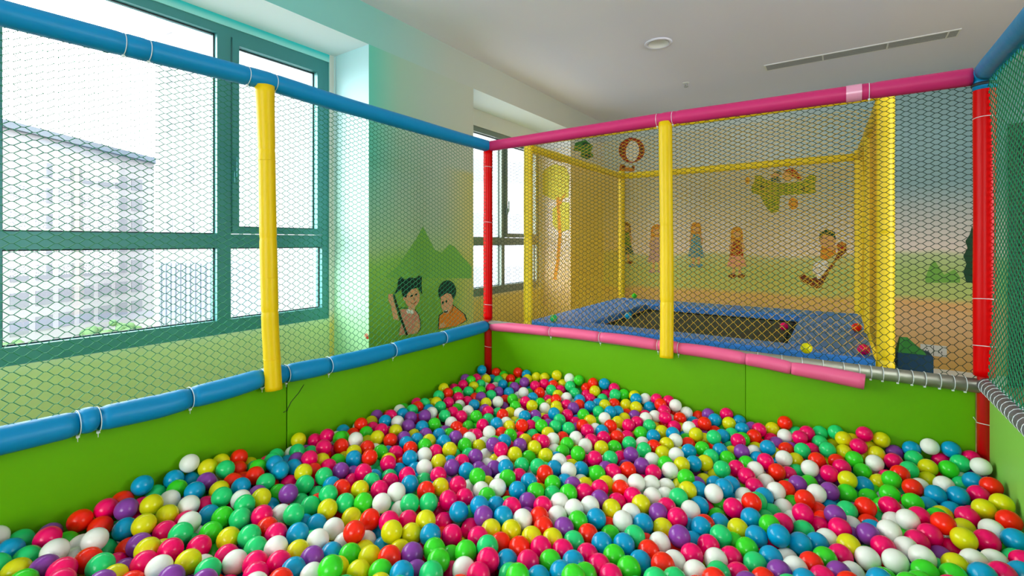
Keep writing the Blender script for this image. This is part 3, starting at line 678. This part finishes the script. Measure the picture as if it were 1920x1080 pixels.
ZG=-8.3
struct(MB().box(-140,XW-.4,-120,160,ZG-.1,ZG).build('ground',M['ground']))
building('apartment_block','long low white apartment block with blue-grey roof, seen through left panes','building',gp(-330,26),gp(289,52),ZG,8.6,12,M['facade'],11,7,1.5,1.2,roof=.55)
building('apartment_tower','tall pale apartment tower seen through the middle of the teal window','building',gp(292,34),gp(432,30),ZG,40,10,M['facade2'],3,13,.8,1.5)
building('apartment_tower','tall pale tower with wide window bays seen through the right sash','building',gp(440,46),gp(760,56),ZG,40,10,M['facade2'],5,10,2.6,2.4,wm='winteal')
building('apartment_block','pale blue-white building seen through the second window','building',gp(800,30),gp(1060,34),ZG,26,10,M['facade2'],5,9,1.6,1.4)
t=thing('site_shed',(*gp(350,20),ZG),'low blue-grey clad shed below the tower outside','shed')
p0=np.array(gp(298,20));p1=np.array(gp(430,18.5))
dd=(p1-p0);nn=np.array([dd[1],-dd[0]]);nn/=np.linalg.norm(nn); nn=nn if nn[0]<0 else -nn
q=[p0,p1,p1+nn*2,p0+nn*2]
MB().add([(x,y,ZG) for x,y in q]+[(x,y,-.84) for x,y in q],[(0,1,2,3),(7,6,5,4),(0,4,5,1),(1,5,6,2),(2,6,7,3),(3,7,4,0)]).build('wall',M['shed'],t)
mm=MB()
for k in range(14):
    a=p0+dd*(k+.5)/14; mm.tube([(a[0]-nn[0]*.03,a[1]-nn[1]*.03,ZG),(a[0]-nn[0]*.03,a[1]-nn[1]*.03,-.86)],.05,5)
mm.build('cladding_ribs',M['roofm'],t)
def shrub(label,px,Zd,wd,h):
    x,y=gp(px,Zd); mb=MB(); r=random.Random(px)
    for k in range(70):
        a=r.random()*6.28; rr=wd*math.sqrt(r.random())*.5; zz=ZG+h*r.random()*(1-rr/wd)
        mb.sphere((x+rr*math.cos(a),y+rr*math.sin(a),zz),.22+.25*r.random(),7,5)
    tag(mb.build('shrub',M['leaf'],base=(x,y,ZG)),label,'shrub')
shrub('pale green shrub at the foot of the white block, far left pane',35,33,3.2,1.6)
shrub('pale green shrub beside the blue-grey shed outside',215,36,4.2,2.6)
# ------------------------------------------------------------------ balls
BR=.031
BC={'r':('red',(246,38,12)),'k':('pink',(240,0,98)),'y':('yellow',(216,212,12)),'w':('white',(232,234,222)),'b':('blue',(0,150,196)),'p':('purple',(134,60,156)),'g':('green',(56,208,36)),'m':('mint',(34,204,112))}
BK='rkywbpgm'
def ballmat(k):
    nm,c=BC[k]
    return mat(nm+'_ball_plastic',c,.22,.32)
BMAT=[ballmat(k) for k in BK]
# where the balls of the photograph lie: crop offset x, y, scale, then x y colour (capital: sunk between others)
DATA=[(0,900,6,"230 690M 110 800b 270 890m 180 1030y 535 660k 770 690G 885 480r 1195 330k 1425 330p 1580 100b 1415 205R 1785 110M 1065 680w 880 760W 640 830w 820 870W 1130 530R 1390 580b 1710 280y 1640 525y 1900 230w 1880 400y 1830 590k 1430 790R 1570 760p 1700 670P 1620 840y 1800 770Y 1910 790k 1620 940k 1790 990w 1340 930K 1210 770M 980 920r 1125 970m 930 1040Y 1310 1090y 1440 980P 700 1020k 510 980p 1560 420K -20 970m"),
(320,900,6,"70 100G 190 0B 400 20p 270 130b 50 200w 205 290w 10 390y 430 410b 420 270K 400 230Y 540 130y 580 200m 790 80b 780 220w 840 280m 1010 215y 1080 30m 1200 150G 1330 160p 1520 70m 1225 390w 1390 390m 1450 240M 1580 300m 1770 170m 1765 330y 1810 60b 1900 100r 1640 150M 1320 20K 690 30r 205 490w 590 420g 790 430m 930 480B 1030 410k 1080 540r 1190 610k 1420 610b 1640 500B 1650 685w 1840 560w 880 640m 450 600g 290 630W 660 665y 110 630m 220 720M 60 810k 330 780k 190 930y 370 950W 440 1020m 480 840G 620 880k 745 930w 960 940k 970 765m 1185 770w 1170 950k 960 1070k 1430 810y 1600 910p 1800 840b 1380 1010b 1600 1070w 1880 1020y 1740 1050B 1240 1140r 1110 300B 1500 480B"),
(640,900,6,"210 110y 235 260g 50 260m 430 110k 455 260w 620 150w 595 310M 550 20K 770 50b 800 110M 340 20m 930 10M 955 120r 1115 80y 1310 60k 780 270m 970 260m 660 340W 1200 230k 1390 210k 1450 80W 1570 110W 1640 50Y 1760 100w 1650 190g 1320 365b 1550 300b 1750 290b 1610 420p 1460 380M 1860 220R 1820 410b 1460 540K 1150 480K 1080 360K 1100 270K 945 460y 120 420Y 330 470r 540 470k 750 460k 860 390R 140 590r 300 690W 420 620B 460 740B 575 620y 780 610y 1000 620b 790 840p 870 1030p 1050 790g 1070 930g 1010 1060m 1230 860G 1245 635k 1410 820g 1640 760m 1700 560y 1890 570y 1545 650k 1790 710r 1650 900k 1870 920b 1380 1010w 1240 1040K 1540 1070k 110 850g 320 870y 520 880r 430 1040g 660 1060b 190 1040y 20 1010Y -10 560W 30 700W 1900 1070m 650 780Y 1900 310k"),
(960,900,6,"60 120b 190 250p 280 140g 340 300k 190 20b 330 30R 460 50g 460 160m 630 160g 600 30b 700 80p 770 20W 820 70Y 820 150k 980 100k 1090 80y 800 220B 540 250w 870 290w 970 220p 690 330w 500 400w 760 470g 940 450b 320 420r 370 540r 580 540p 125 450w 40 570y 220 650y 90 770r 460 670y 340 770k 190 930k 420 920g 570 800k 680 700m 845 620r 1020 720b 1110 620G 1380 650m 1255 730b 1240 470w 1105 340y 1170 250k 1160 200W 1230 120r 1220 40w 1350 200k 1400 40w 1390 140W 1310 290W 1450 290y 1370 380w 1480 520b 1570 430G 1690 550y 1650 720w 1640 370p 1740 310k 1840 430k 1880 640p 1580 190w 1575 50w 1730 80w 1730 180w 1870 200m 1820 20B 1890 60Y 1500 130M 1850 340K 1550 830r 1450 940b 1320 1000g 1150 860g 850 850k 990 970k 1700 960r 1830 930w 1620 1060K 1110 1090k 810 1070g 680 930b 550 1050b 310 1110b 60 1090g 1790 740R 1080 500R 1500 680R"),
(1280,900,6,"170 110b 60 120y 250 20Y 190 300B 350 160w 280 320K 525 80b 370 50B 410 290G 400 420G 90 350w 200 540b 420 490B 60 530B 120 700B 290 760k 100 860k 560 320k 615 560y 430 640m 570 700G 730 780g 570 890k 390 920w 160 1050w 400 1060m 610 1060k 230 960Y 810 950m 860 640b 770 430b 780 270r 680 200w 920 200b 810 80k 1050 130w 930 20W 1170 120r 1290 50p 1370 220r 1140 320W 1230 260G 1010 370M 920 430M 990 530g 1130 500k 1220 440W 1355 400k 1180 610P 1080 680b 1320 720b 1360 570M 1510 720b 1160 840W 990 880b 1070 1040p 1270 1000w 1450 950r 1600 890g 1530 350R 1580 450R 1530 520K 1520 180w 1660 140p 1650 310B 1710 400p 1770 550k 1620 670w 1850 740y 1780 860k 1760 1060p 1570 1110k 1860 360m 1840 150g 1420 40G 1900 520W 1910 640P 520 210B 650 310W 900 1130r 990 750K 1900 1050W"),
(1600,900,6,"110 60b 290 30Y 450 10g 410 160g 170 200G 140 310r 400 310k 530 130M 670 90r 670 260g 920 170b 1170 180b 1020 60w 1220 50M 1350 20b 1410 170k 1580 80r 1720 280y 1470 330y 1750 460r 1080 340B 850 300B 960 440g 1280 420k 750 420k 610 470w 450 480W 390 590w 160 490R 290 450M 90 670P 190 620p 340 780k 600 770w 730 710k 870 630k 1040 630W 1225 540Y 1240 670y 1560 570w 1500 690k 1810 700b 1830 900M 1660 820G 960 850P 1090 780K 170 900w 490 930w 770 870w 820 1040g 950 1010M 1150 970y 1130 1080g 1360 920w 1620 930w 1450 1080b 1680 1070k 1900 940k 1860 1050b 50 1080W 340 1110G 350 980R 460 720M 560 650G"),
(200,800,6,"920 430w 1140 460y 1265 400Y 930 550b 1145 560p 1345 480m 1490 350r 1500 480R 1460 600r 1650 460M 1600 430Y 1670 550r 1780 420K 1870 430b 1900 340M 750 620B"),
(480,760,6,"240 590m 100 660K 190 680b 280 750b 40 700G 20 770r 125 830m 460 620p 620 540M 605 620k 350 650B 430 700b 360 840k 540 760y 660 750r 750 620y 760 550R 760 490k 800 345k 945 380g 965 470r 860 530K 1090 330R 1115 390w 1110 470W 1100 540y 990 590Y 1180 215r 1300 190Y 1310 260K 1410 280k 1240 320g 1370 370y 1250 410Y 1500 400r 1250 480r 1270 590r 1400 535g 1460 180b 1480 240B 1590 190w 1570 290y 1520 120k 1650 100b 1760 65m 1740 140p 1710 230p 1670 370p 1690 430b 1780 340Y 1810 390b 1740 490r 1590 550k 1490 530B 1500 680k 1730 610b 1790 720B 1600 720B 1640 650R 1700 790k 1530 850k 1500 800M 1310 800m 1320 680M 1200 760k 1120 700M 1090 760P 1110 620b 955 740p 790 700k 900 630G 900 670Y 760 820m 1090 850K 670 890K"),
(780,760,6,"600 380w 550 450g 520 330r 440 370p 690 340k 830 320w 870 455p 990 410b 960 310r 1050 350g 1170 450p 1170 370K 960 520k 1095 550y 720 470Y 760 420W 670 580p 790 550W 590 560M 430 570M 370 500y 450 450R 220 520k 95 560w 90 710w 255 640y 90 830M 405 700p 250 790k 570 740b 710 720P 690 820g 800 680W 880 710P 900 610Y 840 830y 1010 700b 980 640W 1190 680m 1030 820g 1270 800b 1160 800K 1370 690m 1330 480y 1310 340M 1430 410k 1540 390w 1650 370R 1700 440g 1650 530G 1460 570y 1560 510W 1610 630w 1740 640K 1270 590G 1560 710b 1450 770r 1400 840R 1650 830b 1720 740w 1830 820w 1030 450K 30 370b 120 330p 145 410y 90 460g 250 340b 320 410b 240 460B 370 330G"),
(1060,760,6,"120 370w 225 455w 290 400k 430 370k 405 480y 555 480g 580 360r 580 325W 720 430m 700 350K 740 330Y 850 315g 990 350b 735 555p 885 500m 870 430W 860 680p 1000 470r 1140 440y 1100 540y 980 620w 1240 560w 1390 520b 620 590K 505 600m 330 600k 140 550g 50 630K 240 640K 60 720w 440 650W 175 730b 160 830w 360 770g 340 830G 540 750k 700 730r 630 650K 620 780R 820 830w 990 760k 1130 660g 1310 670y 1180 740w 1180 830b 1440 660b 1440 740P 1570 660y 1540 490g 1540 820y 1680 800Y 1360 830g 1640 580m 1690 440R"),
(1340,760,6,"660 270y 805 225r 790 350w 900 290M 965 370k 1070 320k 640 380K 600 480b 710 440P 860 480P 790 500R 980 510m 1195 300M 1175 420m 1285 510m 1345 340M 1340 430Y 1460 380y 1580 370y 1460 520y 1570 610g 1100 500K 1150 620r 1075 715w 910 740M 790 610w 910 620Y 670 540Y 570 630k 470 600b 315 530p 140 600g 60 510b 440 530W 450 480Y 210 520Y 170 470M 245 710k 80 720m 360 800k 460 730w 360 660g 700 750r 830 780K 560 830w 1430 700k 1290 770k 1370 630R 1180 840P 1030 840g 1500 840y 1440 870P 1660 740G 520 450R"),
(1600,780,6,"150 260K 280 275y 150 330Y 40 350k 240 420y 110 440Y 240 530w 450 510k 465 370p 640 370B 690 480m 635 610m 850 370w 1000 450k 1130 440B 850 585y 1070 610g 1215 560m 1320 490k 1480 580w 1440 640P 1360 700b 430 680g 240 690y 100 620G 830 710Y 1220 680W"),
(780,680,8,"990 120b 1210 150r 910 240k 1010 210W 1050 250y 1140 250B 820 270g 705 335k 865 360y 970 330m 570 390K 415 385y 610 440g 480 460r 790 440m 340 500m 130 620m 300 600y 365 665m 485 600k 640 530k 1050 370W 970 430g 1120 390k 1190 360W 1240 440p 1240 270m 1300 330b 975 520p 1125 490m 770 580K 880 530R 655 640W 680 655g 870 640b 925 690b 1050 610y 1080 740k 1230 590w 1340 560R 1150 640P 1310 670P 1390 450b 1475 370p 1640 300p 1330 190G 1330 230Y 1420 250r 1545 180R 1550 250Y 1545 300G 1680 180B 1700 240y 1820 220y 1790 350k 1855 450r 1610 450w 1450 550g 1540 510W 1700 420B 1750 530b 1645 600k 1490 660g 1500 630W 1740 650y 1630 690K 1860 620g 1550 770w 1630 810b 1790 800p 1740 720B 1410 760y 1300 790r 1230 760M 1080 860m 900 810g 780 730w 680 810k 550 750k 130 800p 240 760w 430 800m 370 850R 280 930g 25 670r 10 850K 90 970b 525 910w 600 980r 810 900G 800 970g 1000 940k 1060 980B 1210 930b 1350 920w 1400 970y 1480 900Y 1590 950r 1720 960k 1290 870B 1190 1010M 430 1030P 1500 1020W 720 240P"),
(1000,680,8,"190 240Y 355 230y 270 260B 440 290Y 555 250w 705 290g 550 350m 180 320k 300 340r 270 420m 400 410k 620 460m 740 420M 430 350Y 500 530w 190 500W 230 560K 340 560r 170 700w 260 620Y 345 660y 300 780b 500 640k 600 680p 700 560b 690 640r 800 470K 870 540k 915 440y 870 370R 790 370R 1010 430R 1050 470K 1095 340b 1215 390k 1370 470g 1245 495m 1050 550M 1160 560W 1515 500y 1535 560b 1220 600R 1395 635y 1560 680y 850 660b 960 610B 1070 640y 980 740m 1160 740b 1270 740b 510 790k 390 860m 330 960m 120 950g 150 830Y 210 850K 530 990m 750 790g 850 875y 980 900G 1070 840w 1160 960r 1270 900y 1370 840Y 1520 800P 1400 770R 1650 780K 740 950r 810 1020k 660 870B 1030 1030b 100 1040B 1430 960k 1560 900k 1740 950m 640 1000P"),
(1200,700,8,"75 380w 155 510b 240 390k 430 420k 320 470r 540 490w 360 560k 380 670k 550 590R 600 690r 705 610w 90 680w 230 660w 60 620K 270 750K 140 790m 370 760R 785 720B 870 650R 1025 620p 1130 720b 965 790r 1310 620k 1335 755y 1490 720B 1530 840b 1660 820P 1790 850k 730 840w 830 940y 530 1010w 485 910b 335 880y 195 960b 530 820K 610 830Y 660 940B 700 990G 1110 970m 1250 960b 1370 920m 1230 860G 1110 880R 980 930P 980 1000Y 1140 1050R 1460 1040k 1560 1000g 1710 970r 730 1050R 860 780K")]
def surf(x,y):
    near=max(0,min(1,(-.9-y)/1.2)); edge=max(0,1-min(x,2.4-x,-y)/.4)
    return -.885+.035*near+.035*edge
raw=[]
import re
for ox,oy,f_,s in DATA:
    for q in re.findall(r'(-?\d+) (-?\d+)([a-zA-Z])',s):
        raw.append((ox+int(q[0])/f_, oy+int(q[1])/f_, q[2]))
# same ball noted in two neighbouring crops
keep=[]
for x,y,c in raw:
    d=ray(x,y); zc=-.87; t=zc/d[2]; P=CAM+d*t; rad=FPX*BR/max(.3,t)
    if any((x-a)**2+(y-b)**2<(rad*(.95 if c.lower()==e.lower() else .45))**2 for a,b,e in keep): continue
    keep.append((x,y,c))
RAYS=[];POS=[];COL=[];SUNK=[]
for x,y,c in keep:
    d=ray(x,y); P=np.array([1.,-1,-.87])
    z=-.87
    for _ in range(4):
        P=CAM+d*(z/d[2]); z=surf(P[0],P[1])-(.030 if c.isupper() else 0)
    d=d/np.linalg.norm(d); RAYS.append(d); POS.append(P); COL.append(BK.index(c.lower())); SUNK.append(c.isupper())
RAYS=np.array(RAYS);POS=np.array(POS);COL=np.array(COL);SUNK=np.array(SUNK)
ZREF=POS[:,2].copy()
rs=np.random.RandomState(3)
lo=np.array([.028,-2.95]); hi=np.array([2.4-.030,-.028])
def confine(P):
    P[:,0]=np.clip(P[:,0],lo[0],hi[0]); P[:,1]=np.clip(P[:,1],lo[1],hi[1])
    # keep clear of the posts
    for px_,py_,rr in ((0,0,.026),(2.4,0,.022)):
        v=P[:,:2]-np.array([px_,py_]); dd=np.linalg.norm(v,axis=1); m=dd<rr+BR
        P[m,:2]=np.array([px_,py_])+v[m]/dd[m,None]*(rr+BR)
    return P
def relax(P,n,rays=None,zref=None,kr=.5,kz=.12,fixed=None):
    for it in range(n):
        D=P[:,None,:]-P[None,:,:]; d=np.sqrt((D**2).sum(2))+np.eye(len(P))*9
        ov=np.clip(2*BR-d,0,None); 
        push=(D/d[:,:,None]*(ov*.5)[:,:,None]).sum(1)
        if fixed is not None: push[fixed]=0
        P=P+push*.8
        if rays is not None:
            r=P-CAM; t=(r*rays).sum(1); on_=CAM+rays*t[:,None]
            P=P+(on_-P)*kr; P[:,2]+=0
            # drift back to the pile surface along the ray
            dz=(zref-P[:,2]); P=P+rays*(dz/rays[:,2])[:,None]*kz
        P=confine(P)
    return P
POS=relax(POS,160,RAYS,ZREF,.35,.03)
POS=relax(POS,25,RAYS,ZREF,.04,.0)
NV=len(POS)
# balls of the pile between and below the ones seen, and the part of the pit nearer than the frame
fillP=[];fillC=[]
def far_enough(p,arr,k): return len(arr)==0 or ((arr-p)**2).sum(1).min()>(k*BR)**2
known=POS.copy()
pxs,pys,_=proj(np.array([1.2,-1,-.9]))
for layer,(dz,kk,step) in enumerate(((0,1.75,.055),(-.045,1.5,.056),(-.088,1.45,.058))):
    ys=np.arange(lo[1],hi[1]+.001,step*.9)
    for j,yy in enumerate(ys):
        for xx in np.arange(lo[0]+(.5*step if j%2 else 0),hi[0]+.001,step):
            p=np.array([xx+rs.uniform(-.01,.01),yy+rs.uniform(-.01,.01),0]); p[2]=surf(p[0],p[1])+dz+rs.uniform(-.008,.008)
            if math.hypot(p[0],p[1])<.06 or math.hypot(p[0]-2.4,p[1])<.06: continue
            q=proj(p)
            inview=q[2]>.2 and 0<q[0]<1920 and q[1]<1085
            if layer==0 and inview:
                # only where the photograph leaves a hole in the noted balls
                if not far_enough(p,known,1.6): continue
                if min(p[0],2.4-p[0],-p[1])<.09: p[2]-=.02
                p[2]-=.026
            elif not far_enough(p,known,kk): continue
            fillP.append(p); fillC.append(rs.randint(8))
    known=np.concatenate([POS,np.array(fillP)])
fillP=confine(np.array(fillP)); fillC=np.array(fillC)
if len(fillP):
    A=np.concatenate([POS,fillP]); fx=np.zeros(len(A),bool); fx[:NV]=True
    # relax the fill in tiles to stay light
    for _ in range(10):
        order=np.argsort(A[:,1]); 
        for s0 in range(0,len(A),500):
            idx=order[max(0,s0-150):s0+650]; sub=A[idx].copy(); A[idx]=relax(sub,1,fixed=fx[idx])
    A[:NV]=POS; fillP=confine(A[NV:])
allP=np.concatenate([POS,fillP]); allC=np.concatenate([COL,fillC])
X,Y,Zd=proj(allP.T if False else allP) if False else (960+FPX*((allP-CAM)@RT)/((allP-CAM)@FW),(540-SYP)-FPX*((allP-CAM)@UP)/((allP-CAM)@FW),(allP-CAM)@FW)
# the 300 balls that show largest: visible share of the disc x size
Rpx=FPX*BR/Zd
inv=(X>2)&(X<1918)&(Y<1078)&(Zd>.3)&(Y>600)
score=np.zeros(len(allP)); vis=np.zeros(len(allP))
cand=np.where(inv)[0]
S=2
own=np.full((1080//S,1920//S),-1,int)
for i in sorted(np.where((X>-60)&(X<1980)&(Y<1140)&(Y>600)&(Zd>.3))[0],key=lambda i:-np.linalg.norm(allP[i]-CAM)):
    r=Rpx[i]/S; cx,cy_=X[i]/S,Y[i]/S; x0,x1=int(max(0,cx-r)),int(min(1920//S,cx+r+1)); y0,y1=int(max(0,cy_-r)),int(min(1080//S,cy_+r+1))
    if x1<=x0 or y1<=y0: continue
    yy,xx=np.mgrid[y0:y1,x0:x1]; m=(xx-cx)**2+(yy-cy_)**2<=r*r; own[y0:y1,x0:x1][m]=i
cnt=np.bincount(own[own>=0].ravel(),minlength=len(allP))
for i in cand: score[i]=cnt[i]
pick=list(np.argsort(-score)[:300])
# base meshes, one per colour
BM=[]
for k in range(8):
    b_=MB().sphere((0,0,0),BR,28,18); me=bpy.data.meshes.new(BC[BK[k]][0]+'_ball')
    me.from_pydata(b_.v,[],b_.f); me.polygons.foreach_set('use_smooth',b_.sm); me.materials.append(BMAT[k]); me.update(); BM.append(me)
names=[BC[k][0] for k in BK]
def neighbour(i,dx,dy,skip=()):
    best=None;bd=1e9
    js=np.where((cnt>Rpx**2*.6/S/S)&(np.abs(X-X[i])<5*Rpx[i])&(np.abs(Y-Y[i])<5*Rpx[i]))[0]
    for j in js:
        if j==i or j in skip: continue
        vx,vy=X[j]-X[i],Y[j]-Y[i]; d=math.hypot(vx,vy); c=(vx*dx+vy*dy)/d
        if c<.72: continue
        s=d*(1+1.2*(1-c))
        if s<bd: bd=s;best=j
    return best
used={}
def region(i):
    a='far left' if X[i]<320 else 'left' if X[i]<700 else 'centre' if X[i]<1220 else 'right' if X[i]<1600 else 'far right'
    b='front' if Y[i]>990 else 'middle' if Y[i]>860 else 'back'
    return (b+' '+a)
nlab={}
for i in pick:
    n=[neighbour(i,*v) for v in ((-1,0),(1,0),(0,-1),(0,1))]
    words=[names[allC[j]] if j is not None else None for j in n]
    L_=names[allC[i]]+' pit ball, '+region(i)+': '
    parts=[f'{w_} {t_}' for w_,t_ in zip(words,('left','right','behind','in front')) if w_]
    lab=L_+', '.join(parts)
    if lab in used:
        for v,t_ in (((-1,-1),'upper left'),((1,-1),'upper right'),((1,1),'lower right'),((-1,1),'lower left')):
            j=neighbour(i,*v)
            if j is not None:
                l2=lab+f', {names[allC[j]]} {t_}'
                if l2 not in used and len(l2.split())<=16: lab=l2; break
    used[lab]=used.get(lab,0)+1; nlab[i]=lab
print('balls noted',len(raw),'kept',NV,'fill',len(fillP),'dup labels',sum(v-1 for v in used.values()),'minscore',score[pick[-1]]*S*S)
for i in pick:
    o=bpy.data.objects.new('pit_ball',BM[allC[i]]); C.objects.link(o)
    o.location=(allP[i][0],allP[i][1],allP[i][2]+EYE); tag(o,nlab[i],'ball','plastic balls lying at the top of the ball pit')
rest=[i for i in range(len(allP)) if i not in set(pick)]
b_=MB().sphere((0,0,0),BR,16,11); sv=np.array(b_.v); nv=len(sv)
V=(allP[rest][:,None,:]+sv[None]).reshape(-1,3)
me=bpy.data.meshes.new('pit_balls')
tri=[f for f in b_.f]; lt=np.array([len(f) for f in tri],np.int32); fl_=np.concatenate([np.array(f) for f in tri])
loops=(fl_[None,:]+(np.arange(len(rest))*nv)[:,None]).ravel().astype(np.int32)
tot=np.tile(lt,len(rest)); st=np.concatenate([[0],np.cumsum(tot)[:-1]]).astype(np.int32)
me.vertices.add(len(V)); me.vertices.foreach_set('co',V.astype(np.float32).ravel())
me.loops.add(len(loops)); me.loops.foreach_set('vertex_index',loops)
me.polygons.add(len(tot)); me.polygons.foreach_set('loop_start',st); me.polygons.foreach_set('loop_total',tot)
for m_ in BMAT: me.materials.append(m_)
me.polygons.foreach_set('material_index',np.repeat(allC[rest],len(lt)).astype(np.int32)); me.polygons.foreach_set('use_smooth',np.ones(len(tot),bool))
me.update(calc_edges=True)
o=bpy.data.objects.new('pit_balls',me); C.objects.link(o); o.location=(0,0,EYE)
tag(o,'mass of small multicoloured plastic balls filling the rest of the ball pit','balls',kind='stuff')
# pit floor pad under the balls
struct(MB().box(.02,2.38,-3.0,-.02,-1.05,-1.04).build('trim_2',M['board']))
# loose balls on the trampoline
for px_,py_,k,lab in ((1012,604,'m','loose mint green ball at the left front corner of the trampoline'),(1195,553,'g','loose green ball at the back left edge of the trampoline'),
  (1178,592,'b','loose light blue ball on the left trampoline pad by the mat'),(1470,612,'k','loose pink ball on the dark trampoline mat near the right pad'),
  (1512,653,'y','loose yellow ball on the front right trampoline pad'),(1606,614,'r','loose red ball at the right edge of the trampoline'),(1647,668,'k','loose pink ball at the foot of the thick yellow post')):
    zb=tz+.012+BR if k!='k' or px_>1600 else tz-.046+BR
    P=on('z',zb,px_,py_); P[1]=min(P[1],2.82); P[0]=min(P[0],2.085)
    if px_>1600 and k=='k': P[0]=2.06;P[1]=.90
    if px_==1012: P[0]=max(P[0],-.10);P[1]=max(P[1],.86)
    o=bpy.data.objects.new('loose_ball',BM[BK.index(k)]); C.objects.link(o); o.location=(P[0],P[1],zb+EYE)
    tag(o,lab,'ball','loose balls on the trampoline')
